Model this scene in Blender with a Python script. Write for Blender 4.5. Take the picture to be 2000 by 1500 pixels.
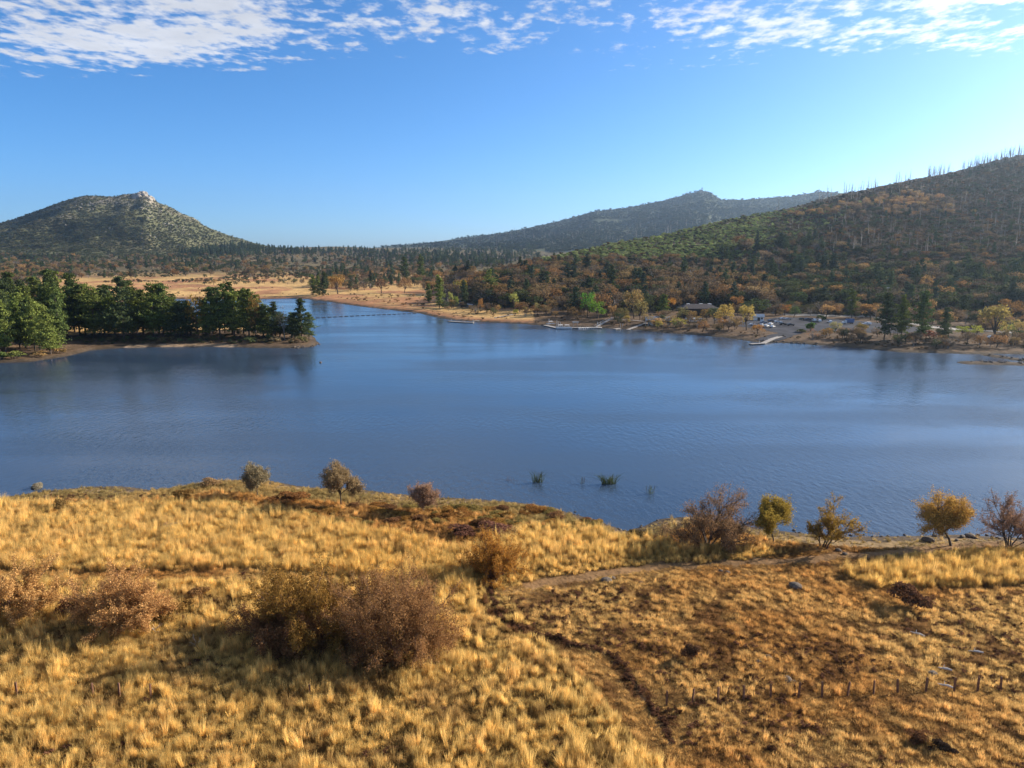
import bpy, math, random
import numpy as np
from mathutils import Vector
for _o in list(bpy.data.objects): bpy.data.objects.remove(_o)
scene = bpy.context.scene
R = math.radians
RNG = np.random.default_rng(7)

# ------------------------------------------------------------------ camera
CAM_H = 48.0; PITCH = R(10.2); FPX = 1449.0          # drone 48 m above the lake
cam = bpy.data.objects.new('camera', bpy.data.cameras.new('camera'))
scene.collection.objects.link(cam)
cam.location = (0, 0, CAM_H); cam.rotation_euler = (R(90) - PITCH, 0, 0)
cam.data.sensor_width = 36.0; cam.data.lens = 36.0 * FPX / 2000.0
cam.data.clip_start = 0.5; cam.data.clip_end = 40000
scene.camera = cam

# ------------------------------------------------------------------ sky, sun, exposure
SUN_EL = R(23); SUN_AZ = R(66)                        # azimuth from +Y towards +X
world = bpy.data.worlds.new('World'); scene.world = world; world.use_nodes = True
wt = world.node_tree; wt.nodes.clear()
def N(t, ty, **kw):
    n = t.nodes.new(ty)
    for k, v in kw.items():
        if k.startswith('i_'):
            key = k[2:]; key = int(key) if key.isdigit() else key.replace('_', ' ')
            n.inputs[key].default_value = v
        else: setattr(n, k, v)
    return n
def L(t, a, b): t.links.new(a, b)
def MATH(t, op, a, b=None, c=None, clamp=False):
    n = t.nodes.new('ShaderNodeMath'); n.operation = op; n.use_clamp = clamp
    for i, v in enumerate((a, b, c)):
        if v is None: continue
        if hasattr(v, 'is_output'): L(t, v, n.inputs[i])
        else: n.inputs[i].default_value = v
    return n.outputs[0]
def MIXC(t, f, a, b, mode='MIX'):
    n = t.nodes.new('ShaderNodeMix'); n.data_type = 'RGBA'; n.blend_type = mode
    for i, v in ((0, f), (6, a), (7, b)):
        if hasattr(v, 'is_output'): L(t, v, n.inputs[i])
        else: n.inputs[i].default_value = v if i == 0 else (*v, 1)
    return n.outputs[2]
def RAMP(t, f, lo, hi, a=0.0, b=1.0, smooth=True):
    n = t.nodes.new('ShaderNodeMapRange'); n.interpolation_type = 'SMOOTHSTEP' if smooth else 'LINEAR'
    L(t, f, n.inputs[0])
    for i, v in ((1, lo), (2, hi), (3, a), (4, b)):
        if hasattr(v, 'is_output'): L(t, v, n.inputs[i])
        else: n.inputs[i].default_value = v
    return n.outputs[0]
sky = N(wt, 'ShaderNodeTexSky', sky_type='NISHITA', sun_disc=False, sun_elevation=SUN_EL, sun_rotation=SUN_AZ,
        altitude=1400, air_density=0.7, dust_density=2.0, ozone_density=6.0)
geo = N(wt, 'ShaderNodeTexCoord')
sep = N(wt, 'ShaderNodeSeparateXYZ'); L(wt, geo.outputs['Generated'], sep.inputs[0])
zz = MATH(wt, 'MAXIMUM', sep.outputs[2], 0.02)
cu = MATH(wt, 'DIVIDE', sep.outputs[0], zz); cv = MATH(wt, 'DIVIDE', sep.outputs[1], zz)   # the cloud deck as a flat layer
cmb = N(wt, 'ShaderNodeCombineXYZ'); L(wt, cu, cmb.inputs[0]); L(wt, cv, cmb.inputs[1])
def wnoise(scale, detail, rough, off=(0, 0, 0), sc=(1, 1, 1)):
    mp = N(wt, 'ShaderNodeMapping'); L(wt, cmb.outputs[0], mp.inputs[0])
    mp.inputs[1].default_value = off; mp.inputs[3].default_value = sc
    n = N(wt, 'ShaderNodeTexNoise', i_Scale=scale, i_Detail=detail, i_Roughness=rough); L(wt, mp.outputs[0], n.inputs[0])
    return n.outputs[0]
n_big = wnoise(0.55, 2, 0.5, (18.8, 9.5, 0)); n_mid = wnoise(3.2, 3, 0.55, (6.7, 5.2, 0)); n_puff = wnoise(11.0, 6, 0.60, (0, 2.3, 0), (1, 0.7, 1))
edge = RAMP(wt, cv, 5.5, 3.6, 0.0, 1.0)                                   # the deck ends some way off, overhead it goes on
cov = MATH(wt, 'ADD', MATH(wt, 'MULTIPLY', n_puff, 0.60), MATH(wt, 'MULTIPLY', n_mid, 0.42))
cov = MATH(wt, 'ADD', cov, MATH(wt, 'MULTIPLY', MATH(wt, 'SUBTRACT', n_big, 0.5), 0.7))
cov = MATH(wt, 'ADD', cov, MATH(wt, 'MULTIPLY', MATH(wt, 'SUBTRACT', edge, 1.0), 0.34))
mask = MATH(wt, 'MULTIPLY', RAMP(wt, cov, 0.465, 0.64), RAMP(wt, sep.outputs[2], 0.05, 0.14))
hs = N(wt, 'ShaderNodeHueSaturation', i_Saturation=1.12, i_Value=1.0, i_Hue=0.495); L(wt, sky.outputs[0], hs.inputs['Color'])
lum = N(wt, 'ShaderNodeRGBToBW'); L(wt, sky.outputs[0], lum.inputs[0])
cl = MATH(wt, 'MULTIPLY', MATH(wt, 'ADD', MATH(wt, 'MULTIPLY', lum.outputs[0], 1.2), 2.3), RAMP(wt, n_mid, 0.3, 0.75, 1.08, 0.88))
clc = N(wt, 'ShaderNodeCombineColor'); 
for i, k in enumerate((0.98, 1.0, 1.06)): L(wt, MATH(wt, 'MULTIPLY', cl, k), clc.inputs[i])
bg = N(wt, 'ShaderNodeBackground', i_Strength=0.096)
L(wt, MIXC(wt, MATH(wt, 'MULTIPLY', mask, 0.9), hs.outputs[0], clc.outputs[0]), bg.inputs[0])
L(wt, bg.outputs[0], N(wt, 'ShaderNodeOutputWorld').inputs[0])
sun = bpy.data.objects.new('sun', bpy.data.lights.new('sun', 'SUN')); scene.collection.objects.link(sun)
sun.data.energy = 5.0; sun.data.angle = R(0.53); sun.data.color = (1.0, 0.90, 0.76)
SUN_DIR = Vector((math.cos(SUN_EL) * math.sin(SUN_AZ), math.cos(SUN_EL) * math.cos(SUN_AZ), math.sin(SUN_EL)))
sun.rotation_euler = SUN_DIR.to_track_quat('Z', 'Y').to_euler(); sun.location = (200, 100, 300)
vs = scene.view_settings
vs.view_transform = 'Standard'; vs.look = 'None'; vs.gamma = 1; vs.use_curve_mapping = False; vs.exposure = 1.15
scene.cycles.max_bounces = 5; scene.cycles.diffuse_bounces = 2; scene.cycles.glossy_bounces = 2
scene.cycles.transmission_bounces = 3; scene.cycles.volume_bounces = 0; scene.cycles.transparent_max_bounces = 6
scene.cycles.use_denoising = True; scene.cycles.caustics_reflective = False; scene.cycles.caustics_refractive = False
COL = scene.collection

# ------------------------------------------------------------------ noise and geometry helpers
_T = np.random.default_rng(3).random((256, 256))
def vnoise(x, y):
    xi = np.floor(x).astype(int); yi = np.floor(y).astype(int); fx = x - xi; fy = y - yi
    fx = fx * fx * (3 - 2 * fx); fy = fy * fy * (3 - 2 * fy)
    g = lambda a, b: _T[a & 255, b & 255]
    return (g(xi, yi) * (1 - fx) + g(xi + 1, yi) * fx) * (1 - fy) + (g(xi, yi + 1) * (1 - fx) + g(xi + 1, yi + 1) * fx) * fy
def fbm(x, y, o=4, gain=0.5):
    s = 0; a = 1; t = 0
    for i in range(o):
        s = s + a * vnoise(x + 17.3 * i, y - 9.1 * i); t += a; a *= gain; x = x * 2.03; y = y * 2.03
    return s / t
def ridged(x, y, o=4):
    s = 0; a = 1; t = 0
    for i in range(o):
        s = s + a * (1 - np.abs(2 * vnoise(x + 31.7 * i, y + 5.9 * i) - 1)); t += a; a *= 0.5; x = x * 2.1; y = y * 2.1
    return s / t
def sstep(a, b, x):
    t = np.clip((x - a) / (b - a), 0, 1); return t * t * (3 - 2 * t)
CP, SP = math.cos(PITCH), math.sin(PITCH)
def ray(px, py):
    """Direction of a photograph pixel: azimuth and slope."""
    px = np.asarray(px, float); py = np.asarray(py, float)
    u = (px - 1000) / FPX; v = (750 - py) / FPX
    dy = CP + v * SP; dz = -SP + v * CP
    return np.arctan2(u, dy), dz / np.hypot(u, dy)
def flat(px, py, z=0.0):
    az, s = ray(px, py); r = (z - CAM_H) / s
    return np.stack([r * np.sin(az), r * np.cos(az)], -1)

# ------------------------------------------------------------------ shorelines (plan outline of the lake)
near_px = [(0,972),(60,963),(130,956),(180,951),(230,950),(290,958),(340,952),(380,946),(430,939),(480,937),(530,939),(560,946),(620,953),(700,956),(760,963),(820,969),(880,971),(950,976),(1020,982),(1080,992),(1130,1006),(1180,1022),(1222,1037),(1262,1025),(1290,1014),(1330,1010),(1400,1018),(1500,1034),(1560,1042),(1640,1048),(1760,1048),(1850,1046),(2000,1052)]
far_px = [(2000,692),(1945,691),(1905,692),(1850,690),(1760,688),(1700,682),(1640,677),(1560,671),(1470,667),(1420,660),(1370,655),(1300,650),(1240,644),(1140,639),(1060,636),(1010,632),(960,630),(880,625),(850,619),(820,612),(760,605),(700,598),(640,589),(600,584),(560,583),(480,585),(400,584),(330,584)]
pen_px = [(622,671),(612,677),(580,680),(500,679),(400,677),(300,678),(240,679),(180,684),(130,696),(60,707),(0,709)]
lake = [tuple(p) for p in flat(*np.array(near_px).T)]
lake += [(170, 118), (260, 150), (330, 200), (350, 300), (290, 335)]
lake += [tuple(p) for p in flat(*np.array(far_px).T)]
lake += [(-360, 700), (-420, 640), (-330, 610), (-250, 560), (-190, 500), (-140, 460), (-115, 425)]   # the inlet behind the peninsula
lake += [tuple(p) for p in flat(*np.array(pen_px).T)]
lake += [(-290, 318), (-380, 300), (-420, 230), (-300, 180), (-200, 160), (-150, 150)]
LAKE = np.array(lake)
def shore_sd(x, y):
    """Signed distance to the lake outline, positive on land."""
    x = np.asarray(x, float); y = np.asarray(y, float)
    d2 = np.full(x.shape, 1e18); inside = np.zeros(x.shape, bool)
    A = LAKE; B = np.roll(LAKE, -1, 0)
    for (ax, ay), (bx, by) in zip(A, B):
        ex, ey = bx - ax, by - ay; ll = ex * ex + ey * ey + 1e-9
        t = np.clip(((x - ax) * ex + (y - ay) * ey) / ll, 0, 1)
        d2 = np.minimum(d2, (x - ax - t * ex) ** 2 + (y - ay - t * ey) ** 2)
        c = (ay > y) != (by > y)
        inside ^= c & (x < (bx - ax) * (y - ay) / (by - ay + 1e-12) + ax)
    d = np.sqrt(d2)
    return np.where(inside, -d, d)

# ------------------------------------------------------------------ relief
def line_dist(x, y, pts):
    d = np.full(np.shape(x), 1e9)
    for (ax, ay), (bx, by) in zip(pts[:-1], pts[1:]):
        ex, ey = bx - ax, by - ay; t = np.clip(((x - ax) * ex + (y - ay) * ey) / (ex * ex + ey * ey), 0, 1)
        d = np.minimum(d, np.hypot(x - ax - t * ex, y - ay - t * ey))
    return d
JETTY = flat(*np.array([(1890,709),(1945,710),(2010,712),(2080,708)]).T); JETTY2 = flat(*np.array([(1930,694),(1990,703),(2030,708)]).T)
def crest(pts, dist):
    pts = np.array(pts, float); az, s = ray(pts[:, 0], pts[:, 1])
    o = np.argsort(az); return az[o], s[o]
MT = crest([(-500,500),(-250,470),(0,434),(50,417),(100,399),(150,382),(165,379),(190,380),(225,383),(240,380),(262,380),(280,373),(290,381),(310,396),(350,417),(400,442),(450,461),(500,476),(550,486),(640,497),(760,520)], 0)
HL = crest([(-900,900),(820,640),(860,575),(900,540),(960,524),(1050,506),(1130,490),(1200,476),(1300,459),(1400,433),(1500,415),(1560,401),(1640,380),(1750,357),(1850,337),(1950,312),(2000,301),(2300,250),(2800,240)], 0)
RD = crest([(300,495),(560,493),(650,489),(720,485),(780,479),(850,472),(900,465),(960,458),(1020,447),(1100,430),(1160,414),(1220,407),(1290,394),(1340,380),(1370,373),(1384,374),(1400,384),(1410,389),(1460,389),(1540,384),(1600,373),(1700,380),(2300,420)], 0)
def relief(x, y):
    az = np.arctan2(x, y); r = np.hypot(x, y)
    sd = shore_sd(x, y)
    sd = sd + (fbm(x / 7, y / 7, 3) - 0.5) * 2.2 * sstep(0, 40, np.abs(sd) + 25)
    front = y > 30
    for w_, ln in ((8.0, JETTY), (6.0, JETTY2)): sd = np.maximum(sd, np.where(line_dist(x, y, ln) < 30, w_ * 0.5 - line_dist(x, y, ln), -99))
    land = 0.85 * (1 - np.exp(-np.maximum(sd, 0) / 2.5)) + 0.034 * np.clip(sd, 0, 70)
    land = land + (fbm(x / 14, y / 14, 4) - 0.5) * 0.9 * sstep(2, 25, sd) + (fbm(x / 3, y / 3, 2) - 0.5) * 0.25 * sstep(1, 6, sd)
    bed = np.maximum(-4.0, -0.16 * np.abs(sd) - 0.02)
    base = np.where(sd > 0, land + 0.02, bed)
    far = sstep(700, 1100, r)
    base = base + far * sstep(0, 60, sd) * (30 * np.clip((r - 900) / 1600, 0, 1.6) ** 1.2 + (fbm(x / 260, y / 260, 4) - 0.45) * 26 * sstep(1100, 2000, r))
    z = base; kind = np.zeros(x.shape, int)
    def layer(z, k, prof, r0, rc, p, namp, nsc, back, floor):
        cz = CAM_H + np.interp(az, *prof) * rc
        u = np.clip((r - r0) / (rc - r0), 0, 3)
        S = np.where(u < 1, u ** p, 1 - back * (u - 1))
        n = (ridged(x / nsc, y / nsc, 5) - 0.62) * namp * np.clip((cz - floor - 25) / 120, 0, 1)
        h = floor + (cz - floor) * S + n * np.clip(u, 0, 1) ** 0.7 * (1 - 0.86 * np.exp(-((u - 1) / 0.16) ** 2))
        ok = (u > 0) & (cz > floor + 1) & front
        h = np.where(ok, h, -99)
        kind[(h > z) & ok] = k
        return np.maximum(z, h)
    z = layer(z, 3, RD, 2500, 5600, 1.25, 110, 620, 0.5, 20)
    z = layer(z, 2, MT, 2150, 3250, 1.3, 150, 430, 0.5, 18)
    rc = np.interp(az, [-0.1, 0.0, 0.2, 0.45, 0.62, 1.2], [780, 860, 1080, 1420, 1700, 1900])
    r0 = np.interp(az, [-0.1, 0.0, 0.2, 0.45, 0.62, 1.2], [620, 580, 560, 560, 560, 520])
    z = layer(z, 1, HL, r0, rc, 1.2, 26, 190, 0.35, 3.0)
    return z, sd, kind

# polar lattice: fine in front, coarse behind
AZ = np.concatenate([np.radians(np.arange(-62, 62.01, 0.2)), np.radians(np.arange(66, 298, 4.0))])
RR = np.concatenate([np.geomspace(1, 55, 24)[:-1], np.geomspace(55, 620, 360)[:-1], np.geomspace(620, 7500, 230), [9000.0]])
GA, GR = np.meshgrid(AZ, RR, indexing='ij')
GX, GY = GR * np.sin(GA), GR * np.cos(GA)
GZ, GSD, GK = relief(GX, GY)
NF = int((AZ <= R(62.01)).sum())
def gpos(az, r):
    ia = np.clip((az - AZ[0]) / R(0.2), 0, NF - 1.001); ir = np.clip(np.searchsorted(RR, r) - 1, 0, len(RR) - 2)
    a0 = ia.astype(int); fa = ia - a0; fr = (r - RR[ir]) / (RR[ir + 1] - RR[ir])
    return a0, fa, ir, fr
def glook(G, x, y):
    x = np.asarray(x, float); y = np.asarray(y, float)
    a0, fa, ir, fr = gpos(np.arctan2(x, y), np.hypot(x, y))
    return (G[a0, ir] * (1 - fa) + G[a0 + 1, ir] * fa) * (1 - fr) + (G[a0, ir + 1] * (1 - fa) + G[a0 + 1, ir + 1] * fa) * fr
def H(x, y): return glook(GZ, x, y)
def SD(x, y): return glook(GSD, x, y)
def KIND(x, y):
    a0, fa, ir, fr = gpos(np.arctan2(x, y), np.hypot(x, y)); return GK[a0, ir]
def land(px, py):
    """World points where the sight lines of photograph pixels first meet the ground."""
    px = np.atleast_1d(np.asarray(px, float)); py = np.atleast_1d(np.asarray(py, float))
    out = np.zeros((len(px), 3))
    for s in range(0, len(px), 4000):
        az, sl = ray(px[s:s + 4000], py[s:s + 4000])
        a0 = np.clip(((az - AZ[0]) / R(0.2)).round().astype(int), 0, NF - 1)
        ang = (np.maximum(GZ[a0], 0) - CAM_H) / RR[None, :]
        hit = ang >= sl[:, None]; hit[:, :8] = False
        i = hit.argmax(1); none = ~hit.any(1); i = np.clip(i, 1, len(RR) - 1); k = np.arange(len(i))
        g0 = sl - ang[k, i - 1]; g1 = ang[k, i] - sl; f = np.clip(g0 / (g0 + g1 + 1e-9), 0, 1)
        r = RR[i - 1] * (1 - f) + RR[i] * f; r[none] = -1
        x, y = r * np.sin(az), r * np.cos(az)
        out[s:s + 4000] = np.stack([x, y, np.where(none, -999, H(x, np.maximum(y, 1)))], -1)
    return out
def at(px, py): return land([px], [py])[0]
def in_poly(px, py, poly):
    c = np.zeros(np.shape(px), bool); n = len(poly)
    for i in range(n):
        (ax, ay), (bx, by) = poly[i], poly[(i + 1) % n]
        c ^= ((ay > py) != (by > py)) & (px < (bx - ax) * (py - ay) / (by - ay + 1e-12) + ax)
    return c
def to_px(x, y, z):
    d = np.asarray(z) - CAM_H; f = y * CP - d * SP; u = y * SP + d * CP
    return 1000 + FPX * x / f, 750 - FPX * u / f

# ------------------------------------------------------------------ mesh helpers
def mesh_arr(name, V, F, mats, fm=None, smooth=False):
    """V (n,3); F (m,4) or (m,3)."""
    V = np.asarray(V, np.float32); F = np.asarray(F, np.int32); k = F.shape[1]
    me = bpy.data.meshes.new(name); me.vertices.add(len(V)); me.vertices.foreach_set('co', V.ravel())
    me.loops.add(F.size); me.loops.foreach_set('vertex_index', F.ravel())
    me.polygons.add(len(F)); me.polygons.foreach_set('loop_start', np.arange(0, F.size, k, dtype=np.int32))
    if fm is not None: me.polygons.foreach_set('material_index', np.asarray(fm, np.int32))
    if smooth: me.polygons.foreach_set('use_smooth', np.ones(len(F), bool))
    for m in mats: me.materials.append(m)
    me.update(calc_edges=True); me.validate(); return me
def obj(name, me, parent=None, loc=(0, 0, 0), rot=(0, 0, 0), scale=(1, 1, 1)):
    o = bpy.data.objects.new(name, me); COL.objects.link(o); o.location = loc; o.rotation_euler = rot; o.scale = scale
    if parent: o.parent = parent
    return o
def tag(o, label, cat=None, group=None, kind=None):
    if label: o['label'] = label
    if cat: o['category'] = cat
    if group: o['group'] = group
    if kind: o['kind'] = kind
    return o
def thing(name, label, cat, loc=(0, 0, 0), rz=0.0, group=None, scale=(1, 1, 1)):
    o = bpy.data.objects.new(name, None); COL.objects.link(o); o.empty_display_size = 0.3
    o.location = loc; o.rotation_euler = (0, 0, rz); o.scale = scale
    return tag(o, label, cat, group)
class MB:
    """Collects boxes, tubes and prisms into one quad/tri soup."""
    def __init__(s): s.v = []; s.f = []; s.n = 0
    def add(s, V, F):
        V = np.asarray(V, float); s.v.append(V)
        for f in F: s.f.append([i + s.n for i in f])
        s.n += len(V); return s
    def box(s, x0, x1, y0, y1, z0, z1):
        V = [(x, y, z) for x in (x0, x1) for y in (y0, y1) for z in (z0, z1)]
        return s.add(V, [(0, 1, 3, 2), (4, 6, 7, 5), (0, 4, 5, 1), (2, 3, 7, 6), (0, 2, 6, 4), (1, 5, 7, 3)])
    def tube(s, pts, rad, k=5):
        pts = np.asarray(pts, float); rad = np.broadcast_to(rad, (len(pts),)); V = []; F = []
        for i, p in enumerate(pts):
            d = pts[min(i + 1, len(pts) - 1)] - pts[max(i - 1, 0)]; d = d / (np.linalg.norm(d) + 1e-9)
            a = np.cross(d, (0.31, 0.87, 0.2)); a /= np.linalg.norm(a) + 1e-9; b = np.cross(d, a)
            for j in range(k):
                t = 2 * math.pi * j / k; V.append(p + rad[i] * (math.cos(t) * a + math.sin(t) * b))
        for i in range(len(pts) - 1):
            for j in range(k): F.append((i * k + j, i * k + (j + 1) % k, (i + 1) * k + (j + 1) % k, (i + 1) * k + j))
        F.append(tuple(range(k))[::-1]); F.append(tuple(range((len(pts) - 1) * k, len(pts) * k)))
        return s.add(V, F)
    def loft(s, secs):
        """Sections of equal point count joined in order, ends capped."""
        k = len(secs[0]); V = [p for q in secs for p in q]; F = []
        for i in range(len(secs) - 1):
            for j in range(k): F.append((i * k + j, i * k + (j + 1) % k, (i + 1) * k + (j + 1) % k, (i + 1) * k + j))
        F.append(tuple(range(k))[::-1]); F.append(tuple(range((len(secs) - 1) * k, len(secs) * k)))
        return s.add(V, F)
    def mesh(s, name, mat, smooth=False):
        me = bpy.data.meshes.new(name); me.from_pydata([tuple(p) for a in s.v for p in a], [], s.f)
        me.materials.append(mat); me.update()
        if smooth: me.polygons.foreach_set('use_smooth', np.ones(len(me.polygons), bool))
        return me

# ------------------------------------------------------------------ materials
def material(name, rough=0.8, spec=0.2):
    m = bpy.data.materials.new(name); m.use_nodes = True
    b = m.node_tree.nodes['Principled BSDF']; b.inputs['Roughness'].default_value = rough; b.inputs['Specular IOR Level'].default_value = spec
    return m, m.node_tree, b
def plain(name, col, rough=0.7, var=0.15, scale=3.0, metal=0.0, spec=0.3):
    m, t, b = material(name, rough, spec)
    tc = N(t, 'ShaderNodeTexCoord'); n = N(t, 'ShaderNodeTexNoise', i_Scale=scale, i_Detail=4); L(t, tc.outputs['Object'], n.inputs[0])
    f = RAMP(t, n.outputs[0], 0.3, 0.7)
    L(t, MIXC(t, f, [c * (1 - var) for c in col], [min(1, c * (1 + var)) for c in col]), b.inputs['Base Color'])
    b.inputs['Metallic'].default_value = metal
    return m
def leaf_mat(name, trans=0.35, var=0.45, rough=0.6):
    """Foliage; the plant's own colour comes from its 'tint'."""
    m = bpy.data.materials.new(name); m.use_nodes = True; t = m.node_tree; t.nodes.clear()
    at_ = N(t, 'ShaderNodeAttribute', attribute_type='INSTANCER', attribute_name='tint')
    g = N(t, 'ShaderNodeNewGeometry'); oi = N(t, 'ShaderNodeObjectInfo')
    k = MATH(t, 'ADD', MATH(t, 'MULTIPLY', g.outputs['Random Per Island'], 2 * var), 1 - var)
    k = MATH(t, 'MULTIPLY', k, MATH(t, 'ADD', MATH(t, 'MULTIPLY', oi.outputs['Random'], 0.4), 0.8))
    vm = N(t, 'ShaderNodeVectorMath', operation='SCALE'); L(t, at_.outputs['Color'], vm.inputs[0]); L(t, k, vm.inputs['Scale'])
    d = N(t, 'ShaderNodeBsdfDiffuse'); tr = N(t, 'ShaderNodeBsdfTranslucent'); mx = N(t, 'ShaderNodeMixShader', i_0=trans)
    L(t, vm.outputs[0], d.inputs[0]); L(t, vm.outputs[0], tr.inputs[0])
    L(t, d.outputs[0], mx.inputs[1]); L(t, tr.outputs[0], mx.inputs[2])
    L(t, mx.outputs[0], N(t, 'ShaderNodeOutputMaterial').inputs[0]); return m
M_LEAF = leaf_mat('foliage', 0.35, 0.42); M_NEEDLE = leaf_mat('pine_needles', 0.22, 0.4); M_GRASS = leaf_mat('dry_grass_blades', 0.5, 0.3)
M_BARK = plain('bark', (0.075, 0.055, 0.042), 0.9, 0.35, 2.0); M_GREYWOOD = plain('weathered_wood', (0.24, 0.21, 0.185), 0.9, 0.3, 2.0)
M_TWIG = plain('willow_twigs', (0.19, 0.11, 0.075), 0.9, 0.3, 1.0); M_ROCK = plain('dark_rock', (0.115, 0.09, 0.07), 0.9, 0.45, 1.6)

# ground: land cover colour per vertex, broken up by fine noise and relief
def ground_mat():
    m, t, b = material('land', 0.95, 0.08)
    at_ = N(t, 'ShaderNodeAttribute', attribute_name='cover'); tc = N(t, 'ShaderNodeTexCoord')
    def no(s, d=5, r=0.6):
        n = N(t, 'ShaderNodeTexNoise', i_Scale=s, i_Detail=d, i_Roughness=r); L(t, tc.outputs['Object'], n.inputs[0]); return n.outputs[0]
    a, c, e = no(0.9), no(0.11, 6), no(0.018, 8, 0.65)
    k = MATH(t, 'ADD', MATH(t, 'MULTIPLY', a, 0.8), MATH(t, 'ADD', MATH(t, 'MULTIPLY', c, 0.9), MATH(t, 'MULTIPLY', e, 0.8)))
    k = RAMP(t, k, 0.85, 1.65, 0.55, 1.45)
    vm = N(t, 'ShaderNodeVectorMath', operation='SCALE'); L(t, at_.outputs['Color'], vm.inputs[0]); L(t, k, vm.inputs['Scale'])
    L(t, vm.outputs[0], b.inputs['Base Color'])
    bp = N(t, 'ShaderNodeBump', i_Strength=0.7, i_Distance=0.35); L(t, a, bp.inputs['Height'])
    bp2 = N(t, 'ShaderNodeBump', i_Strength=0.6, i_Distance=6.0); L(t, e, bp2.inputs['Height']); L(t, bp2.outputs[0], bp.inputs['Normal'])
    L(t, bp.outputs[0], b.inputs['Normal']); return m
M_LAND = ground_mat()

# ------------------------------------------------------------------ land cover
def poly_mask(x, y, z, poly):
    px, py = to_px(x, np.maximum(y, 5), z); return in_poly(px, py, poly) & (y > 5)
PATH_PX = [(1030,1142),(1160,1122),(1300,1105),(1450,1100),(1600,1090),(1760,1078),(1900,1066),(2060,1062)]
TRAIL_PX = [(956,1130),(959,1160),(966,1188),(984,1216),(1020,1233),(1055,1245),(1090,1249),(1120,1262),(1158,1268),(1199,1284),(1226,1314),(1248,1350),(1275,1386),(1296,1412),(1310,1450)]
ROAD_PX = [(600, 548), (560, 541), (480, 536)]
PATH = land(*np.array(PATH_PX).T)[:, :2]; TRAIL = land(*np.array(TRAIL_PX).T)[:, :2]
def cover(x, y, z, sd, kind, r):
    c = np.zeros(x.shape + (3,))
    def put(mask, col):
        w = np.clip(np.asarray(mask, float), 0, 1)[..., None]; c[:] = c * (1 - w) + np.array(col) * w
    n1 = fbm(x / 9, y / 9, 4); n2 = fbm(x / 45, y / 45, 4); n3 = fbm(x / 220, y / 220, 5)
    near = (r < 240) & (y > 0)
    put(np.ones(x.shape), (0.30, 0.19, 0.085))
    put(near * sstep(0.40, 0.6, n1), (0.19, 0.10, 0.045))
    put((sd < 7) * near, (0.22, 0.15, 0.075))
    pd = line_dist(x, y, PATH); put(near * sstep(2.4, 0.9, pd), (0.20, 0.115, 0.052))
    td = line_dist(x, y, TRAIL); put(near * sstep(0.7, 0.3, td), (0.05, 0.03, 0.017))
    mid = (r >= 240)
    put(mid, (0.10, 0.066, 0.04))
    put(mid * sstep(0.45, 0.62, n2 * .6 + n1 * .4), (0.15, 0.095, 0.052))
    az = np.arctan2(x, y)
    mead = mid & (az < 0.03) & (r > 470)
    put(mead, (0.46, 0.29, 0.115)); put(mead * sstep(0.5, 0.62, n2), (0.34, 0.17, 0.08))
    put(mead * sstep(25, 4, sd), (0.26, 0.13, 0.065))
    put(sstep(1150, 1500, r) * (y > 0), (0.12, 0.095, 0.05)); put(sstep(1150, 1500, r) * sstep(2400, 1900, r) * sstep(0.57, 0.63, n3) * (y > 0), (0.32, 0.22, 0.115))
    put((kind == 1), (0.10, 0.082, 0.052)); put((kind == 1) * sstep(0.45, 0.65, n2), (0.14, 0.105, 0.065))
    put((kind == 2), (0.105, 0.105, 0.052)); put((kind == 2) * sstep(0.5, 0.64, n3), (0.14, 0.125, 0.068))
    hi = (kind == 2) * sstep(120, 250, z + (n3 - 0.5) * 160) * sstep(0.52, 0.60, fbm(x / 38, y / 38, 4)); put(hi, (0.30, 0.26, 0.20))
    put((kind == 2) * sstep(268, 290, z + (n2 - .5) * 30), (0.42, 0.35, 0.26))
    put((kind == 3), (0.05, 0.062, 0.038)); put((kind == 3) * sstep(0.5, 0.64, n3), (0.075, 0.085, 0.05))
    put((sd < 2.2 + 2.5 * n1) & (sd > -3), (0.085, 0.062, 0.042)); put(sd < 0.25, (0.05, 0.04, 0.03))
    put((sd > -2) & (sd < 4.5) & (x < -140) & (x > -195) & (y > 300) & (y < 420) & (n1 < 0.6), (0.30, 0.21, 0.13))
    return c
COVER = cover(GX, GY, GZ, GSD, GK, GR)
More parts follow.
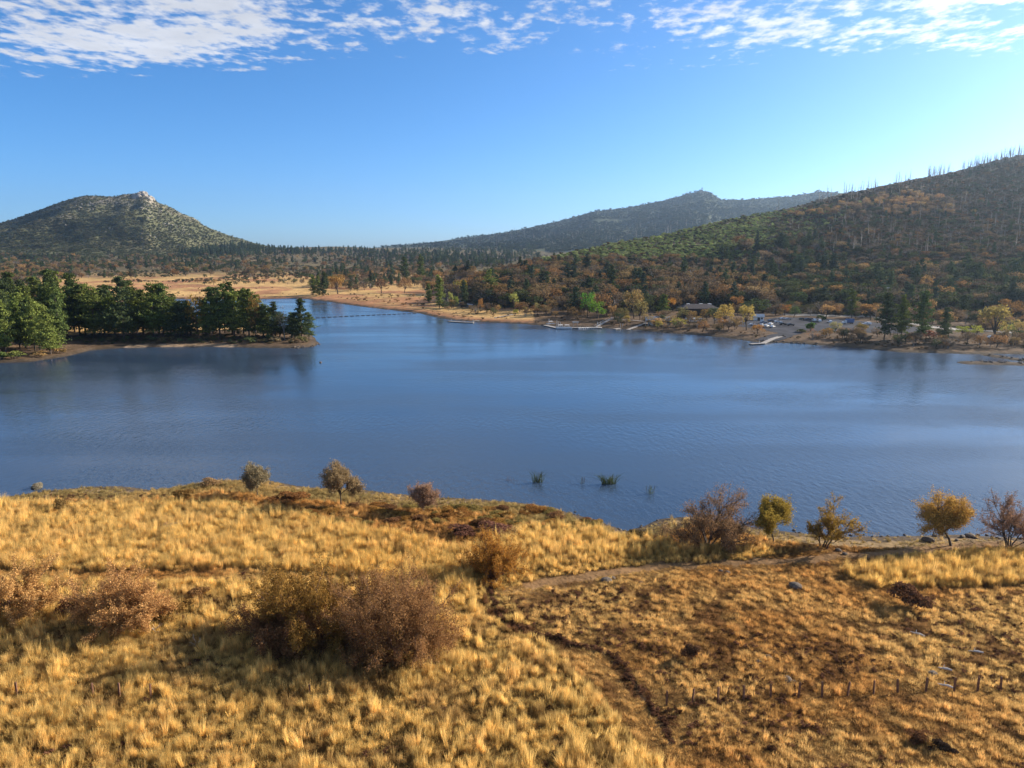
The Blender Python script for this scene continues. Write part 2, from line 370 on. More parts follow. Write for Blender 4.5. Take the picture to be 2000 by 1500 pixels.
def build_ground():
    na, nr = GX.shape; V = np.stack([GX, GY, GZ], -1).reshape(-1, 3); C = COVER.reshape(-1, 3)
    ia = np.arange(na)[:, None]; ir = np.arange(nr - 1)[None, :]; ib = (ia + 1) % na
    F = np.stack([ia * nr + ir, ia * nr + ir + 1, ib * nr + ir + 1, ib * nr + ir], -1).reshape(-1, 4)
    rm = np.broadcast_to(RR[:-1], (na, nr - 1)).ravel(); k = GK[:, :-1].ravel(); y = GY[:, :-1].ravel(); az = np.broadcast_to(AZ[:, None], (na, nr - 1)).ravel()
    reg = np.where(k == 0, np.where((rm < 230) | (y < 0), 0, np.where(rm < 470, np.where(az < -0.08, 5, 4), np.where(rm < 1150, 4, 6))), k)
    names = {0: 'meadow', 1: 'wooded_hillside', 2: 'rocky_mountain', 3: 'distant_ridge', 4: 'far_shore', 5: 'peninsula', 6: 'valley_floor'}
    for i, nm in names.items():
        f = F[reg == i]
        if not len(f): continue
        u, inv = np.unique(f.ravel(), return_inverse=True)
        me = mesh_arr(nm, V[u], inv.reshape(-1, 4), [M_LAND], smooth=True)
        ca = me.color_attributes.new('cover', 'FLOAT_COLOR', 'POINT')
        ca.data.foreach_set('color', np.concatenate([C[u], np.ones((len(u), 1))], 1).astype(np.float32).ravel())
        tag(obj(nm, me), {0: 'golden dry grass meadow sloping down to the near lake shore', 1: 'dark wooded hillside rising behind the parking lot', 2: 'rocky peak with pale boulders on its top and green brush', 3: 'blue hazy ridge with a pointed summit far away', 4: 'brown far shore and tan meadow along the lake', 5: 'low brown peninsula carrying the dark pines', 6: 'wooded valley floor at the foot of the rocky peak'}[i], kind='structure')
build_ground()

# ------------------------------------------------------------------ lake
def water_mat():
    m, t, b = material('lake_water', 0.16, 0.5)
    b.inputs['Base Color'].default_value = (0.032, 0.053, 0.088, 1); b.inputs['IOR'].default_value = 1.333
    tc = N(t, 'ShaderNodeTexCoord')
    def no(sc, s, d, rot=0.5):
        mp = N(t, 'ShaderNodeMapping'); L(t, tc.outputs['Object'], mp.inputs[0]); mp.inputs[3].default_value = sc; mp.inputs[2].default_value = (0, 0, rot)
        n = N(t, 'ShaderNodeTexNoise', i_Scale=s, i_Detail=d, i_Roughness=0.55); L(t, mp.outputs[0], n.inputs[0]); return n.outputs[0]
    patch = RAMP(t, no((1, 1.6, 1), 0.012, 3, 0.2), 0.35, 0.65, 0.2, 1.1)
    L(t, RAMP(t, no((0.5, 2.2, 1), 0.010, 4, 0.1), 0.38, 0.62, 0.09, 0.24), b.inputs['Roughness'])
    h = MATH(t, 'ADD', MATH(t, 'MULTIPLY', no((1, 0.42, 1), 0.85, 3, 0.55), 1.0), MATH(t, 'MULTIPLY', no((1, 0.5, 1), 2.6, 2, -0.35), 0.25))
    bp = N(t, 'ShaderNodeBump', i_Distance=0.22); L(t, h, bp.inputs['Height']); L(t, MATH(t, 'MULTIPLY', patch, 0.8), bp.inputs['Strength'])
    L(t, bp.outputs[0], b.inputs['Normal']); return m
lake_me = mesh_arr('lake', [(-560, 60, 0), (460, 60, 0), (460, 900, 0), (-560, 900, 0)], [(0, 1, 2, 3)], [water_mat()])
tag(obj('lake', lake_me), 'blue rippled lake between the meadow and the wooded shore', kind='structure')

# ------------------------------------------------------------------ scattering (stuff only) through geometry nodes
def scatter(name, label, P, rot, scl, idx, tint, sources):
    n = len(P); me = bpy.data.meshes.new(name); me.vertices.add(n); me.vertices.foreach_set('co', np.asarray(P, np.float32).ravel())
    def attr(k, ty, key, v): a = me.attributes.new(k, ty, 'POINT'); a.data.foreach_set(key, np.asarray(v).ravel())
    scl = np.asarray(scl, np.float32); scl = np.repeat(scl[:, None], 3, 1) if scl.ndim == 1 else scl
    rot = np.asarray(rot, np.float32)
    if rot.ndim == 1: rot = np.stack([np.zeros(n), np.zeros(n), rot], -1)
    attr('turn', 'FLOAT_VECTOR', 'vector', rot.astype(np.float32)); attr('grow', 'FLOAT_VECTOR', 'vector', scl.astype(np.float32))
    attr('pick', 'INT', 'value', np.asarray(idx, np.int32)); attr('tint', 'FLOAT_COLOR', 'color', np.concatenate([tint, np.ones((n, 1))], 1).astype(np.float32))
    o = obj(name, me); tag(o, label, name.replace('_', ' '), kind='stuff')
    t = bpy.data.node_groups.new(name, 'GeometryNodeTree')
    t.interface.new_socket('Geometry', in_out='INPUT', socket_type='NodeSocketGeometry'); t.interface.new_socket('Geometry', in_out='OUTPUT', socket_type='NodeSocketGeometry')
    gi, go = t.nodes.new('NodeGroupInput'), t.nodes.new('NodeGroupOutput')
    ip = t.nodes.new('GeometryNodeInstanceOnPoints'); jn = t.nodes.new('GeometryNodeJoinGeometry')
    for s in sources:
        oi = t.nodes.new('GeometryNodeObjectInfo'); oi.inputs[0].default_value = s; oi.inputs['As Instance'].default_value = True; L(t, oi.outputs['Geometry'], jn.inputs[0])
    def na(k, ty): q = t.nodes.new('GeometryNodeInputNamedAttribute'); q.data_type = ty; q.inputs[0].default_value = k; return q.outputs[0]
    er = t.nodes.new('FunctionNodeEulerToRotation'); L(t, na('turn', 'FLOAT_VECTOR'), er.inputs[0])
    L(t, gi.outputs[0], ip.inputs['Points']); L(t, jn.outputs[0], ip.inputs['Instance']); ip.inputs['Pick Instance'].default_value = True
    L(t, na('pick', 'INT'), ip.inputs['Instance Index']); L(t, er.outputs[0], ip.inputs['Rotation']); L(t, na('grow', 'FLOAT_VECTOR'), ip.inputs['Scale'])
    L(t, ip.outputs[0], go.inputs[0])
    md = o.modifiers.new('scatter', 'NODES'); md.node_group = t
    return o
def template(name, me): return bpy.data.objects.new(name, me)      # mesh source for the scatter, never linked

# ------------------------------------------------------------------ plant generators
def leaf_quads(P, size, rng, up=0.0, long=1.0, out=None):
    """A small rhombic leaf clump at every point of P."""
    n = len(P); d = rng.normal(size=(n, 3)); d[:, 2] += up
    if out is not None: d = d * 0.8 + out
    d /= np.linalg.norm(d, axis=1, keepdims=True) + 1e-9
    a = np.cross(d, rng.normal(size=(n, 3))); a /= np.linalg.norm(a, axis=1, keepdims=True) + 1e-9; b = np.cross(d, a)
    s = (np.asarray(size) * rng.uniform(0.65, 1.35, n))[:, None]
    V = np.stack([P - a * s * long, P - b * s * 0.55, P + a * s * long, P + b * s * 0.55], 1).reshape(-1, 3)
    return V, np.arange(4 * n).reshape(-1, 4)
def tubes(segs, k=4):
    """segs: list of (points, radii) -> one quad mesh."""
    V = []; F = []; n = 0
    for pts, rad in segs:
        pts = np.asarray(pts, float); m = len(pts)
        d = np.gradient(pts, axis=0); d /= np.linalg.norm(d, axis=1, keepdims=True) + 1e-9
        a = np.cross(d, np.array([0.31, 0.87, 0.2])); a /= np.linalg.norm(a, axis=1, keepdims=True) + 1e-9; b = np.cross(d, a)
        th = np.arange(k) * 2 * math.pi / k; rad = np.broadcast_to(rad, (m,))
        V.append((pts[:, None] + rad[:, None, None] * (np.cos(th)[None, :, None] * a[:, None] + np.sin(th)[None, :, None] * b[:, None])).reshape(-1, 3))
        i = np.arange(m - 1)[:, None] * k; j = np.arange(k)[None]
        F.append(np.stack([i + j, i + (j + 1) % k, i + k + (j + 1) % k, i + k + j], -1).reshape(-1, 4) + n); n += m * k
    return np.concatenate(V), np.concatenate(F)
def oak_parts(seed, h=1.0, spread=0.62, leaf=0.030, nl=520, round_=0.75, bare=0.0):
    """Broad-leaved tree one unit tall: (trunk V,F), (crown V,F)."""
    r = np.random.default_rng(seed); segs = []; clumps = []
    top = 0.34; lean = r.normal(size=2) * 0.04
    segs.append(([(0, 0, -0.06), (lean[0] * .4, lean[1] * .4, top * 0.5), (lean[0], lean[1], top), (lean[0] * 1.5, lean[1] * 1.5, 0.62)], [0.034, 0.026, 0.021, 0.009]))
    for i in range(13):
        a = i * 2.4 + r.uniform(0, 0.8); e = r.uniform(0.0, 1.0); rad = spread * 0.5 * math.sqrt(1 - (e * 0.85) ** 2) * r.uniform(0.55, 1.0)
        c = np.array([math.cos(a) * rad + lean[0], math.sin(a) * rad + lean[1], 0.36 + e * 0.46 + r.uniform(-.05, .05)])
        clumps.append((c, r.uniform(0.12, 0.20)))
        p0 = np.array([lean[0], lean[1], r.uniform(0.18, 0.36)]); m = (p0 + c) / 2 + np.array([0, 0, 0.03])
        segs.append(([p0, m, c], [0.013, 0.008, 0.003]))
    P = []; O = []
    for c, s in clumps:
        n = int(nl * s * s / 13 / 0.026) + 4; d = r.normal(size=(n, 3)); d /= np.linalg.norm(d, axis=1, keepdims=True)
        rr = s * r.uniform(0.55, 1.05, (n, 1)); P.append(c + d * rr * np.array([1.1, 1.1, round_])); O.append(d * 0.9)
    P = np.concatenate(P); O = np.concatenate(O)
    if bare: k = r.random(len(P)) > bare; P, O = P[k], O[k]
    return tubes(segs), leaf_quads(P, leaf, r, out=O)
def pine_parts(seed, width=0.36, leaf=0.026, start=0.2, dens=1.0, tip=0.75):
    """Conifer one unit tall with irregular whorls."""
    r = np.random.default_rng(seed); segs = []; P = []
    bx, by = r.normal(size=2) * 0.012
    segs.append(([(0, 0, -0.03), (bx, by, 0.4), (bx * 1.5, by, 0.75), (bx, by, 0.985)], [0.019, 0.014, 0.008, 0.002]))
    z = start
    while z < 0.985:
        u = (z - start) / (1 - start); w = width * 0.5 * (1 - u ** 1.6) ** tip * (0.55 + 0.45 * min(1, u * 4 + 0.25)) + 0.02
        gap = r.choice([0.55, 0.85, 1.0, 1.15])
        for i in range(r.integers(3, 7)):
            a = r.uniform(0, 6.283); ln = w * r.uniform(0.28, 1.25) * gap; dz = ln * r.uniform(-0.22, 0.30)
            p0 = np.array([bx, by, z]); p1 = p0 + np.array([math.cos(a) * ln, math.sin(a) * ln, dz])
            segs.append(([p0, (p0 + p1) / 2 - np.array([0, 0, 0.008]), p1], [0.005, 0.003, 0.001]))
            n = max(3, int((7 + ln * 110) * dens)); t = r.beta(2.2, 1.1, n)[:, None]; side = np.array([-math.sin(a), math.cos(a), 0])
            P.append(p0 + (p1 - p0) * t + side * r.normal(size=(n, 1)) * 0.018 * (1 + 3 * t * ln / 0.2) + np.array([0, 0, 1]) * r.normal(size=(n, 1)) * 0.012)
        z += r.uniform(0.026, 0.05)
    P = np.concatenate(P); return tubes(segs, 3), leaf_quads(P, leaf, r, up=0.8, long=1.1)
def bush_parts(seed, leaf=0.07, nl=260, flatn=0.75):
    """Round shrub one unit wide and tall."""
    r = np.random.default_rng(seed); P = []; O = []; segs = []
    for i in range(9):
        a = i * 2.4 + r.uniform(0, 1); q = r.uniform(0.05, 0.36); c = np.array([math.cos(a) * q, math.sin(a) * q, r.uniform(0.22, 0.66) * (1 - q * 0.5)]); s = r.uniform(0.16, 0.27)
        n = nl // 9; d = r.normal(size=(n, 3)); d /= np.linalg.norm(d, axis=1, keepdims=True); d[:, 2] = np.abs(d[:, 2]) * 0.9 + d[:, 2] * 0.1
        P.append(c + d * s * r.uniform(0.5, 1.05, (n, 1)) * np.array([1, 1, flatn])); O.append(d)
        segs.append(([(c[0] * .15, c[1] * .15, -0.05), c * 0.6, c], [0.014, 0.010, 0.004]))
    P = np.concatenate(P); P[:, 2] = np.maximum(P[:, 2], 0.03)
    return tubes(segs, 3), leaf_quads(P, leaf, r, out=np.concatenate(O) * 0.8)
def snag_parts(seed):
    r = np.random.default_rng(seed); segs = [([(0, 0, -0.03), (0.004, 0, 0.5), (r.normal() * .01, r.normal() * .01, 1.0)], [0.017, 0.011, 0.003])]
    for i in range(r.integers(5, 14)):
        z = r.uniform(0.3, 0.95); a = r.uniform(0, 6.28); ln = r.uniform(0.05, 0.16) * (1.15 - z)+.02
        segs.append(([(0, 0, z), (math.cos(a) * ln, math.sin(a) * ln, z + ln * r.uniform(0.1, 0.9))], [0.006, 0.002]))
    return tubes(segs, 3)
def grown(seed, stems=1, height=7.0, width=7.0, trunk=0.2, levels=3, kids=(6, 5), leaf=0.12, per=22, lean=(0, 0), rad=0.14, droop=0.0, skirt=0.0, base=0.25, long=1.2, trunk_h=0.22, k=4, spiky=0.0, clear=0.3):
    """Near tree or willow: real branching, leaves on the last twigs, scaled to height and width in metres."""
    r = np.random.default_rng(seed); segs = []; tw = []
    def limb(p, d, ln, rd, lv):
        n = 5 if lv < 2 else 4; pts = [p]; d = d / np.linalg.norm(d)
        for i in range(n - 1):
            d = d + r.normal(size=3) * 0.16 + np.array([0, 0, 0.05 if lv < levels - 1 else 0.05 - droop]); d /= np.linalg.norm(d)
            pts.append(pts[-1] + d * ln / (n - 1))
        pts = np.array(pts); segs.append((pts, np.linspace(rd, rd * 0.42, n)))
        if lv >= levels - 1: tw.append(pts); return
        m = kids[min(lv, len(kids) - 1)]
        for i in range(m):
            t = 1.0 if i == 0 else r.uniform(0.3, 1.0); j = min(int(t * (n - 1)), n - 2); q = pts[j] + (pts[j + 1] - pts[j]) * (t * (n - 1) - j)
            ax = r.normal(size=3); ax -= d * ax.dot(d); ax /= np.linalg.norm(ax); an = r.uniform(0.35, 0.95)
            limb(q, d * math.cos(an) + ax * math.sin(an), ln * r.uniform(0.48, 0.72), rd * 0.5, lv + 1)
    if stems == 1:
        tp = np.array([[0, 0, -0.25], [lean[0] * 0.35, lean[1] * 0.35, height * trunk_h * 0.5], [lean[0], lean[1], height * trunk_h]])
        segs.append((tp, [rad * 1.25, rad, rad * 0.85])); m = kids[0]
        for i in range(m):
            a = i * 6.283 / m + r.uniform(-.4, .4); e = r.uniform(0.55, 1.25)
            limb(tp[-1], np.array([math.cos(a) * math.cos(e), math.sin(a) * math.cos(e), math.sin(e)]), height * r.uniform(0.32, 0.5), rad * 0.6, 1)
    else:
        for i in range(stems):
            a = i * 2.4; e = math.asin(min(1, 0.16 + 0.84 * ((i + 0.5) / stems))) if not spiky else r.uniform(0.7, 1.4)
            p = np.array([math.cos(a), math.sin(a), 0]) * r.uniform(0, base); p[2] = -0.2
            limb(p, np.array([math.cos(a) * math.cos(e), math.sin(a) * math.cos(e), math.sin(e) + 0.05]), height * r.uniform(0.42, 0.8), rad, 1)
    P = []
    for pts in tw:
        t = r.uniform(0.1, 1.08, per) * (len(pts) - 1); j = np.clip(t.astype(int), 0, len(pts) - 2); f = (t - j)[:, None]
        P.append(pts[j] * (1 - f) + pts[j + 1] * f + r.normal(size=(per, 3)) * (0.11 + 0.013 * width) * (1.6 if stems == 1 else 1.0))
    P = np.concatenate(P); P = P[P[:, 2] > (0.08 if stems > 1 else height * clear)]
    lo, hi = np.percentile(P, 0.7, 0), np.percentile(P, 99.3, 0); sx = width / max(hi[0] - lo[0], hi[1] - lo[1]); sz = height / hi[2]
    S = np.array([sx, sx, sz]); off = np.array([(lo[0] + hi[0]) / 2 * 0.0, 0, 0])
    TV, TF = tubes(segs, k); LV, LF = leaf_quads(P * S, leaf, r, long=long)
    return (TV * S, TF), (LV, LF)
def plant(name, label, cat, parts, loc, tint, group=None, rz=0.0, bark=None, crown='crown', stem='trunk', leafm=None, scale=(1, 1, 1)):
    t = thing(name, label, cat, loc, rz, group, scale); (a, b), (c, d) = parts
    obj(stem, mesh_arr(stem, a, b, [bark or M_BARK], smooth=True), t)
    o = obj(crown, mesh_arr(crown, c, d, [leafm or M_LEAF]), t); o['tint'] = [float(x) for x in tint]
    return t

# far-tree libraries: (trunk mesh, crown mesh) pairs shared by the copies, and joined templates for the scatter
def lib(name, fn, n, leafm, bark=None, **kw):
    out = []; tmpl = []
    for i in range(n):
        (a, b), (c, d) = fn(100 * n + i * 7 + len(name), **kw)
        out.append((mesh_arr('trunk', a, b, [bark or M_BARK]), mesh_arr('crown', c, d, [leafm])))
        V = np.concatenate([a, c]); F = np.concatenate([b, d + len(a)]); fm = np.r_[np.zeros(len(b)), np.ones(len(d))]
        tmpl.append(template(name + '_source', mesh_arr(name + '_source', V, F, [bark or M_BARK, leafm], fm)))
    return out, tmpl
OAK, OAK_T = lib('oak', oak_parts, 6, M_LEAF, spread=0.9, nl=620, leaf=0.036)
BARE, BARE_T = lib('bare', oak_parts, 4, M_LEAF, M_GREYWOOD, spread=0.9, nl=260, leaf=0.026, bare=0.2)
PINE, PINE_T = lib('pine', pine_parts, 6, M_NEEDLE, width=0.50, leaf=0.027, start=0.10, tip=0.6)
TALLP, TALLP_T = lib('tall', pine_parts, 6, M_NEEDLE, width=0.46, leaf=0.017, start=0.16, dens=2.2, tip=0.55)
BUSH, BUSH_T = lib('bush', bush_parts, 5, M_LEAF)
SNAG = [mesh_arr('stem', *snag_parts(i), [M_GREYWOOD]) for i in range(5)]
SNAG_T = [template('snag_source', m) for m in SNAG]
def far_plant(name, label, cat, group, lib_, i, p, h, w, tint, rz=None, crown='crown', stem='trunk'):
    tm, cm = lib_[i % len(lib_)]; t = thing(name, label, cat, p, RNG.uniform(0, 6.28) if rz is None else rz, group, (w, w, h))
    obj(stem, tm, t); o = obj(crown, cm, t); o['tint'] = [float(x) for x in tint]; return t

# colours of the foliage itself (albedo)
C_PINE = np.array([(0.085, 0.112, 0.034), (0.12, 0.152, 0.036), (0.068, 0.088, 0.036), (0.145, 0.17, 0.042)])
C_FAR = np.array([(0.075, 0.105, 0.052), (0.095, 0.125, 0.058), (0.070, 0.092, 0.060)])
C_OAK = np.array([(0.25, 0.14, 0.06), (0.22, 0.145, 0.075), (0.18, 0.13, 0.08), (0.25, 0.175, 0.08), (0.14, 0.10, 0.065), (0.31, 0.19, 0.075)])
C_LIVE = np.array([(0.055, 0.075, 0.03), (0.07, 0.085, 0.034), (0.09, 0.10, 0.04), (0.06, 0.068, 0.036)])
C_GREY = np.array([(0.16, 0.12, 0.085), (0.14, 0.105, 0.08), (0.13, 0.11, 0.075)])
C_GOLD = np.array([(0.42, 0.27, 0.05), (0.36, 0.26, 0.06), (0.30, 0.25, 0.06)])
def pick(C, n=None): return C[RNG.integers(len(C), size=n)] * RNG.uniform(0.8, 1.2, (1 if n is None else n, 1)) if n else C[RNG.integers(len(C))] * RNG.uniform(0.8, 1.2)

# ================================================================== near shore
# single trees along the water, measured in the photograph: base pixel, height, width
NEAR = [
 ('willow_tree', 'small grey-leaved tree on a thin trunk at the left tip of the near shore', (503,971), dict(seed=11, height=6.4, width=5.8, kids=(9,6,5), levels=4, per=75, leaf=0.099, rad=0.12, trunk_h=0.32), (0.26,0.21,0.12), 0.3),
 ('willow_tree', 'pale tan round-topped tree on a straight trunk, water just behind it', (666,989), dict(seed=12, height=8.0, width=6.6, kids=(9,7,5), levels=4, per=78, leaf=0.105, rad=0.15, trunk_h=0.30), (0.38,0.27,0.14), 1.0),
 ('willow_tree', 'short pinkish tan tree with forked trunk above rust-coloured brush', (827,1001), dict(seed=13, height=5.3, width=4.8, kids=(9,6,5), levels=4, per=68, leaf=0.093, rad=0.12, trunk_h=0.2), (0.34,0.21,0.13), 2.0),
 ('willow_tree', 'wide grey-brown willow with several leaning trunks by the cove', (1382,1066), dict(seed=14, stems=9, height=8.6, width=14.0, kids=(7,7,6), levels=4, per=75, leaf=0.087, rad=0.19, base=0.7), (0.34,0.205,0.105), 0.5),
 ('willow_tree', 'narrow olive-yellow tree leaning left beside the wide grey-brown willow', (1512,1063), dict(seed=15, height=7.6, width=6.2, kids=(9,7,5), levels=4, per=75, leaf=0.105, rad=0.17, trunk_h=0.28, lean=(-0.8,0.2)), (0.36,0.255,0.05), 0.0),
 ('willow_tree', 'golden tree with two crooked trunks and a low left limb', (1608,1071), dict(seed=16, stems=4, height=8.0, width=9.4, kids=(7,7,6), levels=4, per=68, leaf=0.093, rad=0.2, base=0.9, spiky=1), (0.42,0.26,0.05), 0.4),
 ('willow_tree', 'lone golden tree on a bent trunk at the stony water edge', (1858,1066), dict(seed=17, height=8.6, width=8.2, kids=(9,7,6), levels=4, per=75, leaf=0.099, rad=0.2, trunk_h=0.3, lean=(-1.3,0.3)), (0.40,0.24,0.06), 0.0),
 ('willow_tree', 'mauve-brown many-stemmed tree with one long low limb to its left', (1970,1069), dict(seed=18, stems=6, height=8.4, width=9.2, kids=(7,7,6), levels=4, per=58, leaf=0.087, rad=0.17, base=0.5, spiky=1), (0.28,0.165,0.10), 0.2),
 ('willow_bush', 'dome-shaped orange-brown willow above the footpath in the tall grass', (962,1126), dict(seed=19, stems=26, height=6.4, width=9.4, kids=(6,6,4), levels=4, per=61, leaf=0.081, rad=0.11, base=0.9), (0.46,0.23,0.05), 0.0),
 ('willow_thicket', 'big rust-brown willow thicket, right half of the largest brush clump', (765,1268), dict(seed=20, stems=46, height=8.7, width=15.5, kids=(7,6,4), levels=4, per=109, leaf=0.077, rad=0.12, base=3.0), (0.39,0.21,0.085), 0.0),
 ('willow_thicket', 'olive and gold willow thicket, left half of the largest brush clump', (595,1242), dict(seed=21, stems=22, height=9.4, width=12.5, kids=(7,6,4), levels=4, per=136, leaf=0.087, rad=0.15, base=2.2), (0.38,0.215,0.055), 0.0),
 ('willow_bush', 'dark brown low bush filling the foot of the olive and gold thicket', (560,1262), dict(seed=27, stems=20, height=5.0, width=10.5, kids=(7,5,4), levels=4, per=150, leaf=0.085, rad=0.10, base=1.8), (0.26,0.135,0.06), 0.0),
 ('willow_bush', 'orange-pink bush with bare white branches at its foot', (252,1226), dict(seed=22, stems=18, height=6.9, width=11.5, kids=(7,5,4), levels=4, per=170, leaf=0.087, rad=0.13, base=1.6), (0.46,0.26,0.10), 0.0),
 ('willow_bush', 'open orange bush with dark stems at the edge of the meadow, beside the orange-pink one', (28,1212), dict(seed=23, stems=14, height=7.4, width=11.0, kids=(7,5,4), levels=4, per=170, leaf=0.087, rad=0.13, base=1.4), (0.46,0.27,0.10), 0.0),
]
NEAR_XY = []
for nm, lab, (px, py), kw, tint, rz in NEAR:
    p = at(px, py); NEAR_XY.append((p[0], p[1], kw['width'] * 0.33))
    big = nm != 'willow_tree'
    plant(nm, lab, 'tree' if not big else 'bush', grown(**kw), p, tint, rz=rz, bark=M_TWIG if big else M_BARK, stem='stems' if kw.get('stems', 1) > 1 else 'trunk')
# lower shrubs of the near shore
LOW = [
 ('brush', 'low purple-brown brush mound behind the dome-shaped willow', (905,1047), 5.0, 2.0, (0.18,0.085,0.055)),
 ('brush', 'long purple-brown brush mound behind the dome-shaped willow', (965,1048), 7.4, 2.6, (0.18,0.085,0.055)),
 ('brush', 'grey-tan bush standing in the lake just off the meadow', (73,952), 3.2, 2.2, (0.36,0.31,0.22)),
 ('brush', 'olive-brown bush alone in pale grass near the shore', (116,1002), 3.6, 2.8, (0.22,0.14,0.05)),
 ('brush', 'amber bush on the green strip by the water', (356,982), 4.4, 2.8, (0.28,0.16,0.05)),
 ('brush', 'wide tan bush on the bank beside the small grey-leaved tree', (408,950), 4.6, 2.0, (0.36,0.23,0.11)),
 ('brush', 'wide rust bush between the grey-leaved tree and the tan tree', (560,982), 7.0, 2.4, (0.30,0.14,0.05)),
 ('brush', 'pinkish low bush in the middle of the pale grass', (337,1036), 5.2, 1.6, (0.30,0.16,0.11)),
 ('brush', 'small maroon tuft bush left of the pinkish one', (240,1042), 2.2, 1.0, (0.18,0.09,0.06)),
 ('brush', 'dark bush on the bank of the cove', (1243,1052), 4.4, 1.9, (0.16,0.11,0.045)),
 ('brush', 'dark bare-stemmed bush in the orange grass beyond the fence', (1780,1188), 4.8, 3.9, (0.20,0.10,0.055)),
 ('brush', 'scorched round bush in the short grass in front of the fence', (1842,1472), 2.2, 1.3, (0.06,0.04,0.03)),
 ('brush', 'rust bush beside the scorched one', (1796,1452), 2.4, 1.2, (0.16,0.075,0.035)),
 ('brush', 'tall dead stalk bush beside the footpath', (1350,1290), 2.4, 2.6, (0.14,0.075,0.04)),
 ('brush', 'brown bush against the foot of the orange-pink bush', (165,1198), 5.0, 3.0, (0.24,0.12,0.06)),
 ('brush', 'ochre bush in front of the orange-pink bush', (345,1206), 4.6, 2.6, (0.30,0.17,0.05)),
 ('brush', 'rust bush behind the gap between the two thickets', (385,1170), 3.2, 1.8, (0.24,0.13,0.05)),
]
BR = [(mesh_arr('stems', *a, [M_TWIG]), mesh_arr('crown', *b, [M_LEAF])) for a, b in [bush_parts(900 + i, leaf=0.035, nl=2600, flatn=0.9) for i in range(4)]]
def brush(nm, lab, p, w, h, tint, i, group=None, cat='bush'):
    return far_plant(nm, lab, cat, group, BR, i, p, h * 1.15, w * 1.05, tint, stem='stems')
for i, (nm, lab, (px, py), w, h, tint) in enumerate(LOW):
    p = at(px, py); NEAR_XY.append((p[0], p[1], w * 0.3)); brush(nm, lab, p, w, h, tint, i)
q = RNG.uniform(0, 1, (120, 2)); n_ = 0
for u, v in q:                                                      # rust and amber brush belt behind the tall grass
    px = 440 + u * 800; py = 978 + v * 42 + (px - 440) * 0.035
    p = at(px, py)
    if SD(p[0], p[1]) < 3.5 or fbm(np.array(p[0] / 9), np.array(p[1] / 9), 2) < 0.42: continue
    k = int(RNG.integers(4)); tint = [(0.30,0.14,0.04), (0.34,0.18,0.045), (0.20,0.10,0.045), (0.26,0.19,0.06)][k]
    brush('low_brush', ['rust-brown low brush in the belt below the single shore trees', 'amber low brush in the belt below the single shore trees', 'dark brown low brush in the belt below the single shore trees', 'olive low brush in the belt below the single shore trees'][k], p, RNG.uniform(2.2, 5.0), RNG.uniform(0.8, 1.5), tint, n_, group=['rust brush belt', 'amber brush belt', 'dark brown brush belt', 'olive brush belt'][k]); n_ += 1

M_POST = plain('rusty_post', (0.15, 0.075, 0.045), 0.85, 0.3)
FENCE = [(1302,1378,1354),(1352,1373,1350),(1402,1370,1347),(1452,1369,1344),(1505,1365,1341),(1559,1365,1339),(1605,1363,1338.5),(1655,1360,1337),(1706,1358,1336),(1753,1355,1333),(1808,1352,1331),(1863,1352,1331),(1909,1351,1330),(1954,1350,1329),(34,1362,1340),(183,1362,1340),(234,1364,1342),(295,1366,1343),(605,1364,1342)]
FENCE_XY = [tuple(at(f[0], f[1])[:2]) for f in FENCE]
# ------------------------------------------------------------------ grass
def tuft(seed, blades, h, w, bw, lean=0.35):
    r = np.random.default_rng(seed); a = r.uniform(0, 6.283, blades); q = np.sqrt(r.random(blades)) * w
    x, y = np.cos(a) * q, np.sin(a) * q; hh = h * r.uniform(0.45, 1.1, blades); d = r.normal(size=(blades, 2)) * lean * hh[:, None] * 0.5 + np.stack([x, y], -1) * 0.5
    th = r.uniform(0, 6.283, blades); cx, cy = np.cos(th) * bw, np.sin(th) * bw
    b0 = np.stack([x - cx, y - cy, np.full(blades, -0.05)], -1); b1 = np.stack([x + cx, y + cy, np.full(blades, -0.05)], -1)
    m = np.stack([x + d[:, 0] * 0.35, y + d[:, 1] * 0.35, hh * 0.6], -1); t = np.stack([x + d[:, 0], y + d[:, 1], hh], -1)
    off = np.stack([cx, cy, np.zeros(blades)], -1) * 0.8
    V = np.stack([b0, b1, m + off, m - off, t + off * 0.25, t - off * 0.25], 1).reshape(-1, 3); i = np.arange(blades)[:, None] * 6
    return V, np.concatenate([i + np.array([[0, 1, 2, 3]]), i + np.array([[3, 2, 4, 5]])])
TUFT = [template('grass_source', mesh_arr('grass_source', *tuft(i, 46, 1.0, 0.42, 0.022), [M_GRASS])) for i in range(5)]
def near_points(n, rmin=42, rmax=175):
    az = RNG.uniform(-R(46), R(46), n); r = np.sqrt(RNG.uniform(rmin ** 2, rmax ** 2, n)); x, y = r * np.sin(az), r * np.cos(az)
    return x, y
